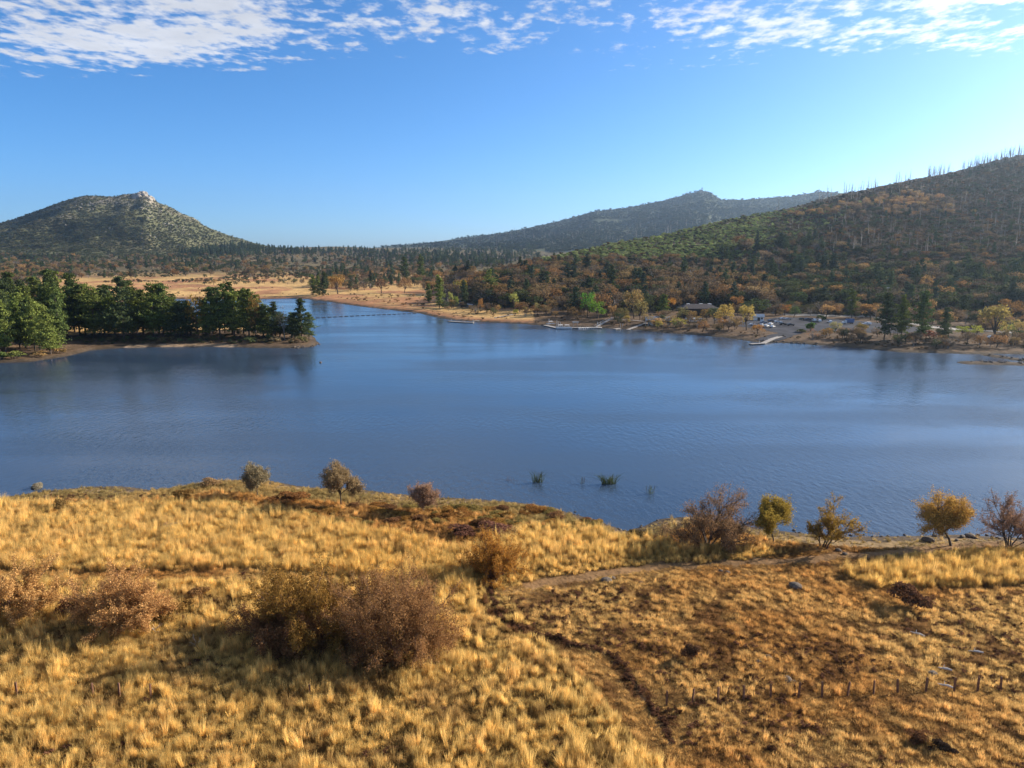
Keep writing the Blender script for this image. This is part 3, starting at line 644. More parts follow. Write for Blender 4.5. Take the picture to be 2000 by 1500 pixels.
def build_grass():
    x, y = near_points(430000); z = H(x, y); sd = SD(x, y)
    px, py = to_px(x, y, z)
    vis = (px > -160) & (px < 2160) & (py < 1640) & (sd > 0.6)
    x, y, z, sd, px, py = [a[vis] for a in (x, y, z, sd, px, py)]
    n1 = fbm(x / 6, y / 6, 4); n2 = fbm(x / 17 + 9, y / 17, 4); n3 = fbm(x / 2.2, y / 2.2, 2)
    pd = line_dist(x, y, PATH); td = line_dist(x, y, TRAIL)
    tall = in_poly(px, py, [(-200,985),(200,990),(420,985),(560,1005),(700,1036),(900,1078),(1020,1040),(1130,1030),(1250,1050),(1340,1072),(1460,1076),(1540,1080),(1420,1100),(1220,1118),(1050,1140),(900,1160),(700,1130),(480,1112),(200,1118),(-200,1110)])
    tallr = in_poly(px, py, [(1640,1120),(1730,1086),(1850,1076),(2200,1072),(2200,1135),(1900,1150),(1700,1150)])
    low = (px < 960 + np.maximum(0, (py - 1140)) * 0.9) & (py > 1140)
    right = ~low & ~tall & ~tallr & (py > 1090)
    bank = (sd < np.where(px > 1270, 7.5, 6.5)) | (~tall & (py < 1030) & (sd < 12))
    h = np.where(tall | tallr, 1.02, np.where(low, 0.85, np.where(right, 0.40, 0.6))) * (0.8 + 0.4 * n1)
    h = np.where(bank, 0.28 + 0.3 * n2, h)
    keep = (pd > 0.2 + 2.0 * n3) & (td > 0.5) & (RNG.random(len(x)) < np.where(bank, 0.75 * sstep(1.2, 7, sd) * n2 * np.where(px > 1270, 0.5, 1.0), 0.95)) & ~((pd < 6) & (RNG.random(len(x)) < 0.45))
    for bx, by, br in NEAR_XY: keep &= ~((np.hypot(x - bx, y - by) < br) & (RNG.random(len(x)) < 0.55))
    straw = np.array((0.75, 0.52, 0.18)); gold = np.array((0.70, 0.46, 0.14)); orange = np.array((0.56, 0.31, 0.10)); brown = np.array((0.20, 0.10, 0.045)); pale = np.array((0.76, 0.50, 0.185)); olive = np.array((0.27, 0.22, 0.075))
    f = lambda w: np.clip(w, 0, 1)[:, None]
    c = np.where(tall[:, None], gold * (1 - f(n2 * 1.6 - 0.4)) + straw * f(n2 * 1.6 - 0.4), np.where(low[:, None], straw, np.where(tallr[:, None], gold, orange)))
    c = np.where((px < 560)[:, None] & tall[:, None], straw, c)
    c = np.where(right[:, None], orange * (1 - f((n2 - 0.42) * 4)) + pale * 0.85 * f((n2 - 0.42) * 4), c)
    w = sstep(0.60, 0.74, n3 + (n1 - 0.5) * 0.5) * np.where(tall, 0.3, np.where(right, 0.8, 0.55)); c = c * (1 - w[:, None]) + brown * w[:, None]; h = h * (1 - 0.45 * w)
    wp = sstep(0.55, 0.75, fbm(x / 3.1 + 40, y / 3.1, 2)) * 0.5; c = c * (1 - wp[:, None]) + pale * wp[:, None]
    c = np.where(bank[:, None], np.array((0.34, 0.25, 0.10)) * (1 - f((n1 - 0.4) * 3)) + np.array((0.50, 0.34, 0.13)) * f((n1 - 0.4) * 3), c)
    c = np.where(((td < 1.2) & (n3 > 0.5))[:, None], brown, c)
    c = c * RNG.uniform(0.6, 1.35, (len(x), 1))
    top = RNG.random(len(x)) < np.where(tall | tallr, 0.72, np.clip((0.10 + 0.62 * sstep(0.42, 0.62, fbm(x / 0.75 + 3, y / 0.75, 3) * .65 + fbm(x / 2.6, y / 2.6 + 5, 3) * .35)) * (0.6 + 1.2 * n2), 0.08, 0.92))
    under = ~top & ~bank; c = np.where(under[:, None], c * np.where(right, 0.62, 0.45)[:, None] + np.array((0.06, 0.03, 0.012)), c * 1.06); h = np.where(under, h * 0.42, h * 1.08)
    h = h * np.clip(RNG.lognormal(0, 0.28, len(x)), 0.5, 2.0)
    h = h * (0.7 + 0.75 * sstep(0.35, 0.75, fbm(x / 0.9 + 7, y / 0.9, 2)))
    h = np.where(td < 2.4, h * 0.55, h); h = np.where(pd < 3.5, h * 0.5, h)
    for fx, fy in FENCE_XY: h = np.where(np.hypot(x - fx, y - fy + 0.5) < 1.0, h * 0.45, h)
    P = np.stack([x, y, z], -1)
    turn = np.stack([RNG.normal(0, 0.10, len(x)) + 0.08, RNG.normal(0, 0.10, len(x)) - 0.12, RNG.uniform(0, 6.28, len(x))], -1)
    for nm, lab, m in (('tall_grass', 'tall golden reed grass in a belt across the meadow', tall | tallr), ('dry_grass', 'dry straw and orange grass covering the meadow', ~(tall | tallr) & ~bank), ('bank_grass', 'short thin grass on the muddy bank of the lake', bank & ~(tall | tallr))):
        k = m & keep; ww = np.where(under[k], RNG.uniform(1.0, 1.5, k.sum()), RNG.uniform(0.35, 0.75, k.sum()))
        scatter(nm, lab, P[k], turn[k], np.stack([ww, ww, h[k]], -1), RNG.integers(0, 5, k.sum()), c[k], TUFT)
build_grass()
# dark weed clumps in the short grass: too many and too small to count
x, y = near_points(16000); z = H(x, y); px, py = to_px(x, y, z); k = (SD(x, y) > 8) & (px > -100) & (px < 2100) & (py < 1600) & (fbm(x / 11, y / 11, 3) > 0.43) & ((py > 1150) | (px < 500))
tr = np.concatenate([TRAIL[i] + (TRAIL[i + 1] - TRAIL[i]) * RNG.random((11, 1)) + RNG.normal(0, 0.22, (11, 2)) for i in range(len(TRAIL) - 1)]); x, y, z, k = np.r_[x[k], tr[:, 0]], np.r_[y[k], tr[:, 1]], np.r_[z[k], H(tr[:, 0], tr[:, 1])], np.ones(int(k.sum()) + len(tr), bool)
scatter('weeds', 'dark brown dead weed clumps dotted through the dry grass', np.stack([x, y, z], -1)[k], RNG.uniform(0, 6.28, k.sum()), np.stack([RNG.uniform(0.4, 1.1, k.sum()), RNG.uniform(0.4, 1.1, k.sum()), RNG.uniform(0.4, 0.95, k.sum())], -1), RNG.integers(0, 5, k.sum()), np.array((0.16, 0.08, 0.045)) * RNG.uniform(0.6, 1.5, (k.sum(), 1)), BUSH_T)

# ------------------------------------------------------------------ fence posts, stones, logs, reeds
for i, (px, yb, yt) in enumerate(FENCE):
    p = at(px, yb); h = np.linalg.norm(p - np.array([0, 0, CAM_H])) * (yb - yt) / FPX * 1.2
    b = MB(); w = 0.085; b.loft([[(sx * w * s, sy * w * s, z) for sx, sy in ((-1, -1), (1, -1), (1, 1), (-1, 1))] for z, s in ((-0.3, 1.0), (h * 0.96, 0.95), (h, 0.6))])
    o = obj('fence_post', b.mesh('fence_post', M_POST), None, p, (R(RNG.normal(0, 2)), R(RNG.normal(0, 2)), RNG.uniform(0, 1)))
    tag(o, 'short brown fence post in the row crossing the dry grass beyond the footpath' if px > 1000 else 'dark fence post standing in the shade of the thickets', 'fence post', 'fence posts in the open grass' if px > 1000 else 'fence posts in the shaded grass')
def rock_mesh(seed, mat=None):
    import bmesh
    bm = bmesh.new(); bmesh.ops.create_icosphere(bm, subdivisions=2, radius=0.5); r = np.random.default_rng(seed); s = r.uniform(-5, 5, 3)
    for v in bm.verts:
        c = np.array(v.co) * 1.6 + s; v.co *= 0.72 + 0.6 * float(fbm(np.array(c[0] + c[2]), np.array(c[1] - c[2] * .7), 3))
    me = bpy.data.meshes.new('stone'); bm.to_mesh(me); bm.free(); me.materials.append(mat or M_ROCK); return me
ROCKS = [rock_mesh(i) for i in range(5)]
STONES = [((1553,1148),1.9,'largest dark boulder in the orange grass below the dirt track'),((1421,1119),0.9,'dark stone on the dirt track, beside a paler one'),((1408,1116),0.8,'pale-topped stone on the dirt track'),((1184,1136),1.6,'dark stone heap at the foot of the tall grass by the dirt track'),((1196,1130),0.9,'small stone on the dark heap by the dirt track'),((1253,1139),0.7,'small pale stone left on the dirt track'),((1538,1330),1.3,'dark boulder beside the fence posts'),((1552,1336),0.9,'smaller boulder against the dark boulder by the fence'),((1821,1318),1.1,'round dark boulder just behind the fence'),((1500,1285),0.9,'grey stone in pale grass uphill of the fence'),((1482,1294),0.7,'flat stone next to the grey stone uphill of the fence'),((1637,1076),1.1,'dark stone under the golden two-trunk tree'),((1650,1083),0.9,'stone on the track in front of the golden two-trunk tree'),((1813,1057),2.0,'long dark boulder at the foot of the bent golden tree'),((1825,1048),1.0,'round black stone at the water line by the bent golden tree'),((1880,1050),1.3,'black shore stone right of the bent golden tree'),((1895,1049),1.8,'largest black shore stone right of the bent golden tree'),((1905,1052),0.9,'small black stone beside the largest shore stone'),((1868,1056),0.8,'small stone in the sand right of the bent golden tree'),((1950,1052),0.9,'stone on the bank behind the mauve-brown tree')]
for i, ((px, py), s, lab) in enumerate(STONES):
    p = at(px, py); o = obj('stone', ROCKS[i % 5], None, (p[0], p[1], p[2] + 0.12 * s), (0, 0, RNG.uniform(0, 6)), (s, s * RNG.uniform(.6, .9), s * RNG.uniform(0.42, 0.6))); tag(o, lab, 'stone')
for i in range(46):                                                 # dark stones along the near water line
    px = RNG.uniform(1280, 2010) if i < 30 else RNG.uniform(1060, 1260); py = 1000
    az, _ = ray(px, 1030); rr = np.linspace(95, 165, 300); sdv = SD(rr * np.sin(az), rr * np.cos(az)); j = np.argmax(sdv < RNG.uniform(-1.2, 1.6)); s = RNG.uniform(0.3, 0.8)
    x_, y_ = rr[j] * np.sin(az), rr[j] * np.cos(az)
    tag(obj('stone', ROCKS[i % 5], None, (x_, y_, max(0.0, float(H(x_, y_))) + 0.05), (0, 0, i), (s, s * .8, s * .55)), 'small dark stone at the water line of the near shore', 'stone', 'stones along the near water line')
M_LOG = plain('bleached_wood', (0.55, 0.50, 0.44), 0.85, 0.2, 4.0)
for px, py, ln, a, lab in ((1791,1243,1.7,2.4,'bleached white log lying in the grass uphill of the fence'), (1846,1345,1.5,2.6,'thin pale branch lying beside the last fence posts'), (1845,1312,1.4,2.7,'pale broken branch behind the round boulder'), (1905,1278,1.6,2.9,'grey fallen branch alone high in the orange grass')):
    p = at(px, py); b = MB(); d = np.array([math.cos(a), math.sin(a) * 0.9, 0.05]) * ln / 2; b.tube([-d, -d * .3 + np.array([0, 0, .08]), d * .4, d], [0.10, 0.13, 0.09, 0.03], 6); b.tube([d * .2, d * .2 + np.array([.2, .25, .35])], [0.05, 0.015], 5)
    tag(obj('fallen_branch', b.mesh('fallen_branch', M_LOG), None, (p[0], p[1], p[2] + 0.35)), lab, 'branch')
for nm_i, (px, py, w, lab) in enumerate(([(303,1232,3.6,'bare white branches sticking out of the orange-pink bush'), (672,1264,3.8,'bare pale branches low in the rust-brown thicket'), (392,1262,2.2,'bleached dead branch standing in the shade between the thickets')])):
    p = at(px, py); r = np.random.default_rng(nm_i); b = MB()
    for i in range(6):
        a = r.uniform(0, 6.28); e = r.uniform(0.2, 1.0); t1 = np.array([math.cos(a) * math.cos(e), math.sin(a) * math.cos(e), math.sin(e)]) * w * r.uniform(.3, .6)
        b.tube([(0, 0, 0), t1 * .5 + r.normal(size=3) * .1, t1], [0.07, 0.05, 0.02], 4); b.tube([t1 * .55, t1 * .6 + r.normal(size=3) * .4 + np.array([0, 0, .4])], [0.035, 0.015], 4)
    tag(obj('dead_branch', b.mesh('dead_branch', M_LOG), None, (p[0], p[1] - 0.6, p[2] + 0.1)), lab, 'branch')
M_REED = leaf_mat('reeds', 0.3, 0.3)
for i, (px, py, w, h, n, lab) in enumerate(((1050,942,2.6,2.3,120,'leaning green reed clump standing in the lake'), (1188,945,4.0,1.9,160,'widest dark reed clump standing in the lake'), (1137,944,1.0,1.4,26,'thinnest reed clump between the two larger ones in the lake'), (1269,964,1.5,1.8,50,'small dark reed clump in the lake off the cove'), (996,939,1.6,.7,16,'few brown reed stalks left of the leaning clump'), (1455,986,1.0,1.0,10,'few dark stalks in the water behind the olive-yellow tree'))):
    q = flat(px, py, 0.0); V, F = tuft(50 + i, n // 2, h * 1.2, 0.5, 0.022, 0.55); V[:, 0] *= w * 0.8; V[:, 1] *= 0.8
    t = thing('reed_clump', lab, 'reeds', (q[0], q[1], 0.0)); 
    o = obj('blades', mesh_arr('blades', V, F, [M_REED]), t); o['tint'] = (0.09, 0.11, 0.04) if i != 4 else (0.2, 0.1, 0.05)
    b = MB(); r = np.random.default_rng(i)
    for j in range(4): a, c = r.normal(size=2) * 0.25 * w; b.tube([(a, c * .4, -.3), (a + .05, c * .4, h * .95)], 0.03, 4)
    obj('stalks', b.mesh('stalks', M_TWIG), t)

# ================================================================== far shore: paved areas
M_ASPHALT = plain('asphalt', (0.055, 0.055, 0.063), 0.9, 0.25, 0.15, spec=0.05); M_CONC = plain('pale_concrete', (0.30, 0.27, 0.23), 0.9, 0.2, 0.4)
M_WOOD = plain('grey_deck_boards', (0.30, 0.27, 0.24), 0.85, 0.25, 1.0); M_DARKWOOD = plain('dark_timber', (0.045, 0.032, 0.026), 0.8, 0.3, 1.5)
M_ROOFG = plain('grey_metal_roof', (0.30, 0.35, 0.40), 0.45, 0.12, 0.6); M_SHINGLE = plain('brown_shingles', (0.06, 0.05, 0.05), 0.9, 0.3, 2.0)
M_WHITE = plain('white_paint', (0.78, 0.78, 0.76), 0.5, 0.06, 1.0); M_GLASS = plain('dark_glass', (0.02, 0.025, 0.03), 0.08, 0.1, 1.0, spec=0.6)
M_TYRE = plain('tyre_rubber', (0.02, 0.02, 0.02), 0.9, 0.1); M_METAL = plain('galvanised_metal', (0.45, 0.46, 0.47), 0.4, 0.1, 2.0, metal=0.6)
M_BEIGE = plain('beige_siding', (0.50, 0.44, 0.34), 0.8, 0.1, 1.0); M_FLOAT = plain('dark_float', (0.03, 0.03, 0.035), 0.7, 0.2)
def sheet(name, label, poly_px, mat, lift=0.10, cell=1.2):
    W = land(*np.array(poly_px, float).T)[:, :2]; lo, hi = W.min(0), W.max(0)
    nx, ny = [max(2, int(v / cell)) for v in (hi - lo)]; X, Y = np.meshgrid(np.linspace(lo[0], hi[0], nx + 1), np.linspace(lo[1], hi[1], ny + 1), indexing='ij')
    i, j = np.meshgrid(np.arange(nx), np.arange(ny), indexing='ij'); cx = (X[:-1, :-1] + X[1:, 1:]) / 2; cy = (Y[:-1, :-1] + Y[1:, 1:]) / 2
    k = in_poly(cx, cy, [tuple(w) for w in W]); s = ny + 1
    F = np.stack([i * s + j, (i + 1) * s + j, (i + 1) * s + j + 1, i * s + j + 1], -1)[k]
    u, inv = np.unique(F.ravel(), return_inverse=True); V = np.stack([X.ravel(), Y.ravel(), H(X.ravel(), Y.ravel()) + lift], -1)[u]
    tag(obj(name, mesh_arr(name, V, inv.reshape(-1, 4), [mat], smooth=True)), label, kind='structure'); return W
LOT = sheet('parking_lot', 'grey asphalt parking lot with parked cars behind the shore', [(1425,633),(1478,626),(1520,620),(1600,621),(1700,629),(1800,640),(1800,653),(1700,650),(1620,648),(1560,645),(1530,652),(1460,640)], M_ASPHALT)
sheet('boat_ramp', 'sloping grey boat ramp from the parking lot to the water', [(1545,646),(1570,650),(1530,664),(1500,668),(1475,664),(1500,655)], M_ASPHALT, 0.14)
sheet('parking_lot', 'small asphalt lot under the trees by the floating dock', [(895,594),(1060,594),(1075,602),(905,600)], M_ASPHALT)
sheet('dirt_road', 'pale dirt road along the foot of the hill behind the lot', [(1530,612),(1700,616),(1850,640),(2000,650),(2000,653),(1840,644),(1700,620),(1530,616)], M_CONC, 0.12)

# ------------------------------------------------------------------ vehicles
def car_parts(kind='car'):
    L2, W2 = 2.25, 0.9; prof = {'car': [(-2.25,.45),(-2.25,.85),(-1.9,.98),(-1.35,1.42),(-0.1,1.47),(0.75,.98),(2.0,.86),(2.25,.7),(2.25,.45)],
        'suv': [(-2.3,.5),(-2.3,1.1),(-2.1,1.72),(-.2,1.78),(.65,1.12),(2.1,1.0),(2.3,.85),(2.3,.5)], 'pickup': [(-2.7,.6),(-2.7,1.1),(-.7,1.1),(-.6,1.8),(.6,1.8),(1.15,1.15),(2.6,1.05),(2.7,.9),(2.7,.6)]}[kind]
    b = MB(); secs = []
    for y in (-W2, -W2 * .96, W2 * .96, W2):
        ins = 0.06 if abs(y) == W2 else 0
        secs.append([(x, y * (0.86 if z > 1.2 else 1), z - (ins if z > 1 else -ins * .5)) for x, z in prof])
    b.loft(secs)
    g = MB(); z0 = 1.0 if kind == 'car' else 1.18; z1 = max(z for _, z in prof) - 0.07; x0 = {'car': -1.55, 'suv': -2.12, 'pickup': -.62}[kind]; x1 = {'car': .55, 'suv': .5, 'pickup': 1.0}[kind]
    for s in (-1, 1): g.loft([[(x0, s * .90, z0), (x1, s * .90, z0), (x1 - .55, s * .80, z1), (x0 + .28, s * .80, z1)], [(x0, s * .92, z0), (x1, s * .92, z0), (x1 - .55, s * .82, z1), (x0 + .28, s * .82, z1)]])
    ws = MB(); ws.loft([[(x1 + .12, -.7, z0 + .02), (x1 + .12, .7, z0 + .02), (x1 - .48, .62, z1 + .01), (x1 - .48, -.62, z1 + .01)], [(x1 + .16, -.7, z0 + .02), (x1 + .16, .7, z0 + .02), (x1 - .44, .62, z1 + .02), (x1 - .44, -.62, z1 + .02)]])
    w = MB(); w.tube([(0, -.11, 0), (0, .11, 0)], 0.34, 12)
    xs = (-1.4, 1.4) if kind != 'pickup' else (-1.7, 1.7)
    return b, g, ws, w, xs
CARM = {}
def paint(name, col):
    if name not in CARM: CARM[name] = plain(name + '_car_paint', col, 0.25, 0.03, 1.0, spec=0.6)
    return CARM[name]
PAINTS = {'white': (0.75,0.75,0.74), 'silver': (0.42,0.44,0.46), 'black': (0.012,0.012,0.014), 'dark blue': (0.03,0.05,0.10), 'grey-blue': (0.16,0.22,0.30), 'dark green': (0.03,0.05,0.04)}
_CP = {k: car_parts(k) for k in ('car', 'suv', 'pickup')}; _CM = {}
def car(px, py, rz, col, kind, label, group=None):
    p = at(px, py); t = thing('parked_car' if kind != 'pickup' else 'pickup_truck', label, 'car' if kind != 'pickup' else 'truck', (p[0], p[1], p[2] + 0.12), rz, group)
    b, g, ws, w, xs = _CP[kind]; m = paint(col, PAINTS[col])
    if (kind, col) not in _CM: _CM[kind, col] = b.mesh('body', m)
    for k, q in (('g', g), ('ws', ws), ('w', w)):
        if (kind, k) not in _CM: _CM[kind, k] = q.mesh('part', M_GLASS if k != 'w' else M_TYRE)
    obj('body', _CM[kind, col], t); obj('side_windows', _CM[kind, 'g'], t); obj('windscreen', _CM[kind, 'ws'], t)
    for x in xs:
        for y in (-.82, .82): obj('wheel', _CM[kind, 'w'], t, (x, y, 0.34))
    return t
CARS = [(1491,632,0.1,'grey-blue','car','grey-blue car beside the golden round tree, back row of the cluster'),(1506,629,0.2,'dark blue','car','dark blue car between the grey-blue car and the white suv'),(1520,631,0.15,'white','suv','white suv at the open end of the car cluster\'s back row'),
 (1530,624,0.3,'white','car','white car at the far lot edge below the orange tree, left one'),(1539,625,0.3,'silver','car','silver car at the far lot edge below the orange tree'),(1488,637,0.9,'silver','car','silver car nosing out behind the small orange tree'),(1497,639,0.9,'white','suv','white suv between two white cars at the lakeside row'),(1505,635,0.9,'white','car','white car parked slanting in the middle of the cluster'),(1509,640,0.9,'white','car','white car at the lakeside corner of the cluster'),
 (1529,635,0.05,'black','car','black car alone in mid lot, next to another black one'),(1544,636.5,0.1,'black','car','black car furthest out on the open asphalt'),(1567,625,0.2,'dark green','car','dark green car at the far edge behind the round green bush'),(1578,625.5,0.2,'dark blue','car','dark blue car at the far edge behind the round green bush'),
 (1590,628,1.4,'white','suv','white suv head-on beside the green bush'),(1600,629,1.4,'white','suv','white suv head-on under the dark round bush'),(1620,631,1.5,'white','suv','white suv head-on alone behind the pale willow'),(1342,625,1.2,'white','car','white car beside the long white trailer'),(1407,629,0.2,'white','car','white car between the two golden round trees, lakeside'),(1400,627,0.3,'silver','car','silver car half hidden by the first golden round tree'),(1429,632,1.0,'silver','suv','silver suv between the two golden round trees'),(1438,632,1.0,'dark blue','car','dark blue car against the second golden round tree'),(1470,636,0.2,'white','car','white car under the second golden round tree'),
 (1034,596,0.1,'white','car','white car in the small lot by the floating dock'),(969,600.5,0.1,'silver','car','silver car on the shore road above the floating dock'),(918,597,0.2,'white','suv','white suv under the trees left of the orange cone-shaped tree'),(1937,661,0.1,'white','car','white car under the big gold-olive tree')]
for c in CARS: car(*c)
def box_truck(px, py, rz, boxm, label):
    p = at(px, py); t = thing('box_truck', label, 'truck', (p[0], p[1], p[2] + 0.12), rz)
    b = MB(); b.loft([[(x, y, z) for x, z in ((-3.4,.6),(-3.4,.9),(1.6,.9),(1.6,.6))] for y in (-.5, .5)]); obj('chassis', b.mesh('chassis', M_TYRE), t)
    b = MB(); b.loft([[(x, y, z) for x, z in ((1.3,.6),(1.3,2.3),(2.2,2.3),(2.75,1.55),(3.5,1.4),(3.6,.6))] for y in (-1, 1)]); c = obj('cab', b.mesh('cab', M_WHITE), t)
    b = MB(); b.loft([[(2.27, -.85, 2.2), (2.27, .85, 2.2), (2.74, .85, 1.62), (2.74, -.85, 1.62)], [(2.31, -.85, 2.22), (2.31, .85, 2.22), (2.78, .85, 1.64), (2.78, -.85, 1.64)]]); obj('windscreen', b.mesh('windscreen', M_GLASS), c)
    b = MB(); b.box(-3.5, 1.2, -1.1, 1.1, .92, 3.1); obj('cargo_box', b.mesh('cargo_box', boxm), t)
    w = MB(); w.tube([(0, -.14, 0), (0, .14, 0)], 0.45, 12); wm = w.mesh('wheel', M_TYRE)
    for x in (-2.3, 2.6):
        for y in (-.95, .95): obj('wheel', wm, t, (x, y, 0.45))
box_truck(1656, 633, math.pi + 0.15, paint('blue', (0.06, 0.12, 0.27)), 'white truck with a dark blue cargo box on the open asphalt')
t = car(1692, 635.5, math.pi + 0.15, 'white', 'pickup', 'white pickup with a camper shell beside the tall shore pines')
b = MB(); b.box(-2.68, -.72, -.86, .86, 1.12, 1.95); obj('camper_shell', b.mesh('camper_shell', M_WHITE), t)
p = at(1359, 630); t = thing('trailer', 'long white travel trailer parked below the dark timber lodge', 'trailer', (p[0], p[1], p[2] + 0.05), 0.05)
b = MB(); b.loft([[(x, y, z) for x, z in ((-4,.7),(-4,2.9),(3.4,2.9),(4,2.2),(4,.7))] for y in (-1.2, 1.2)]); obj('body', b.mesh('body', M_WHITE), t)
for x in (-2.6, 0.2, 2.4): b = MB(); b.box(x - .55, x + .55, -1.24, -1.19, 1.7, 2.4); obj('window', b.mesh('window', M_GLASS), t)
w = MB(); w.tube([(0, -.12, 0), (0, .12, 0)], 0.38, 12); wm = w.mesh('wheel', M_TYRE)
for x in (-.5, .5):
    for y in (-1.1, 1.1): obj('wheel', wm, t, (x, y, 0.38))
b = MB(); b.tube([(4, 0, .6), (5.2, 0, .55)], 0.08, 5); obj('hitch', b.mesh('hitch', M_METAL), t)

# ------------------------------------------------------------------ buildings
def window_grid(parent, xs, z, y, w=1.0, h=1.1):
    for x in xs:
        b = MB(); b.box(x - w / 2, x + w / 2, y - .05, y + .02, z, z + h); f = obj('window', b.mesh('window', M_GLASS), parent)
        b = MB(); b.box(x - w / 2 - .08, x + w / 2 + .08, y - .09, y - .02, z - .1, z - .01); obj('sill', b.mesh('sill', M_WHITE), f)
p = at(1289, 634); t = thing('boathouse', 'boathouse with a low grey metal gable roof at the gangway', 'building', p, -0.12)
b = MB(); b.box(-6.5, 6.5, -3.6, 3.6, -1.0, 3.0); obj('wall', b.mesh('wall', M_BEIGE), t)
b = MB(); b.loft([[(x, y, z) for y, z in ((-5, 2.85), (0, 5.0), (5, 2.85), (5, 3.05), (0, 5.22), (-5, 3.05))] for x in (-9.5, 8.0)]); rf = obj('roof', b.mesh('roof', M_ROOFG), t)
for i in range(16): b = MB(); x = -9.2 + i * 1.14; b.loft([[(x + d, -5, 3.05), (x + d, 0, 5.22), (x + d, 0, 5.28), (x + d, -5, 3.12)] for d in (0, .07)]); obj('roof_seam', b.mesh('roof_seam', M_ROOFG), rf)
for x in (-9.2, -7.6): b = MB(); b.box(x - .1, x + .1, -4.6, -4.4, -1, 3.1); obj('porch_post', b.mesh('porch_post', M_WHITE), t)
b = MB(); b.box(-4.5, -3.4, -3.68, -3.58, 0, 2.2); obj('door', b.mesh('door', M_DARKWOOD), t)
window_grid(t, (-1.5, 1.5, 4.5), 1.2, -3.62)
p = at(1362, 619); t = thing('timber_lodge', 'big dark two-storey timber lodge with a wide hipped roof', 'building', p, 0.06)
b = MB(); b.box(-12, 12, -5, 5, -1.5, 6.0); obj('wall', b.mesh('wall', M_DARKWOOD), t)
b = MB(); b.loft([[(-13.5, -6.5, 5.9), (13.5, -6.5, 5.9), (13.5, 6.5, 5.9), (-13.5, 6.5, 5.9)], [(-13.5, -6.5, 6.15), (13.5, -6.5, 6.15), (13.5, 6.5, 6.15), (-13.5, 6.5, 6.15)], [(-8, -.5, 8.9), (8, -.5, 8.9), (8, .5, 8.9), (-8, .5, 8.9)]]); rf = obj('roof', b.mesh('roof', M_SHINGLE), t)
for x in (-6, 3, 9): b = MB(); b.box(x - 1.2, x + 1.2, 2.0, 3.6, 7.0, 8.9); obj('roof_vent_box', b.mesh('roof_vent_box', M_WHITE), rf)
b = MB(); b.box(-12.5, 12.5, -7, -5.02, 2.6, 2.85); bal = obj('balcony', b.mesh('balcony', M_DARKWOOD), t)
b = MB(); b.box(-12.5, 12.5, -7, -6.9, 3.5, 3.62); obj('handrail', b.mesh('handrail', M_DARKWOOD), bal)
for i in range(11): b = MB(); x = -12.3 + i * 2.46; b.box(x - .07, x + .07, -6.98, -6.84, -1.2, 3.5); obj('balcony_post', b.mesh('balcony_post', M_DARKWOOD), bal)
window_grid(t, (-9.5, -5.7, -1.9, 1.9, 5.7, 9.5), 3.5, -5.03, 1.6, 1.4); window_grid(t, (-9.5, -5.7, 1.9, 5.7, 9.5), 0.6, -5.03, 1.6, 1.3)
b = MB(); b.box(-2.5, -1.3, -5.1, -5.01, -.2, 2.1); obj('door', b.mesh('door', M_GLASS), t)
p = at(1481, 626); t = thing('small_shed', 'small white shed with a pale blue gable roof beside the second golden tree', 'building', p, -0.2)
b = MB(); b.box(-3, 3, -2.2, 2.2, -.8, 2.5); obj('wall', b.mesh('wall', M_WHITE), t)
b = MB(); b.loft([[(x, y, z) for y, z in ((-2.9, 2.4), (0, 4.1), (2.9, 2.4), (2.9, 2.6), (0, 4.3), (-2.9, 2.6))] for x in (-3.6, 3.6)]); obj('roof', b.mesh('roof', M_ROOFG), t)
b = MB(); b.box(-.8, .8, -2.28, -2.18, 0, 2.1); obj('door', b.mesh('door', M_DARKWOOD), t); window_grid(t, (1.9,), 1.0, -2.22)

# ------------------------------------------------------------------ docks, gangways, boats
def path3(pts): return np.array([[*flat(px, py, z), z] if k == 'w' else at(px, py) + np.array([0, 0, z]) for px, py, z, k in pts])
def strip(pts, width, th):
    b = MB(); secs = []
    for i, p in enumerate(pts):
        d = pts[min(i + 1, len(pts) - 1)] - pts[max(i - 1, 0)]; s = np.array([-d[1], d[0], 0]); s = s / (np.linalg.norm(s) + 1e-9) * width / 2
        secs.append([p + s, p - s, p - s - np.array([0, 0, th]), p + s - np.array([0, 0, th])])
    return b.loft(secs)
def dock(name, label, cat, pts, width=2.0, rail=False, floats=True, posts=()):
    P = path3(pts); o0 = P[0].copy(); t = thing(name, label, cat, o0); Q = P - o0
    obj('deck', strip(Q, width, 0.18).mesh('deck', M_WOOD), t)
    if floats: obj('float', strip(Q - np.array([0, 0, .19]), width * .9, 0.5).mesh('float', M_FLOAT), t)
    if rail:
        for s in (-1, 1):
            d = Q[-1] - Q[0]; n = np.array([-d[1], d[0], 0]); n = n / np.linalg.norm(n) * width / 2 * s
            b = MB(); b.tube(Q + n + np.array([0, 0, 1.0]), 0.06, 5); r_ = obj('handrail', b.mesh('handrail', M_METAL), t)
            for q in np.linspace(0, 1, 6): b = MB(); c = Q[0] + d * q + n; b.tube([c, c + np.array([0, 0, 1.0])], 0.05, 4); obj('rail_post', b.mesh('rail_post', M_METAL), r_)
    for f, h in posts:
        i = min(int(f * (len(Q) - 1)), len(Q) - 2); c = Q[i] + (Q[i + 1] - Q[i]) * (f * (len(Q) - 1) - i) + np.array([0, width * .45, 0]); b = MB(); b.tube([c - np.array([0, 0, 1.2]), c + np.array([0, 0, h])], 0.14, 6); obj('piling', b.mesh('piling', M_METAL), t)
    return t
dock('floating_dock', 'grey floating dock alone off the small lot, with a shore walkway', 'dock', [(876,627,.5,'w'),(900,628.5,.5,'w'),(925,629.5,.5,'w')], 2.6, posts=((.1,1.2),(.98,2.0)))
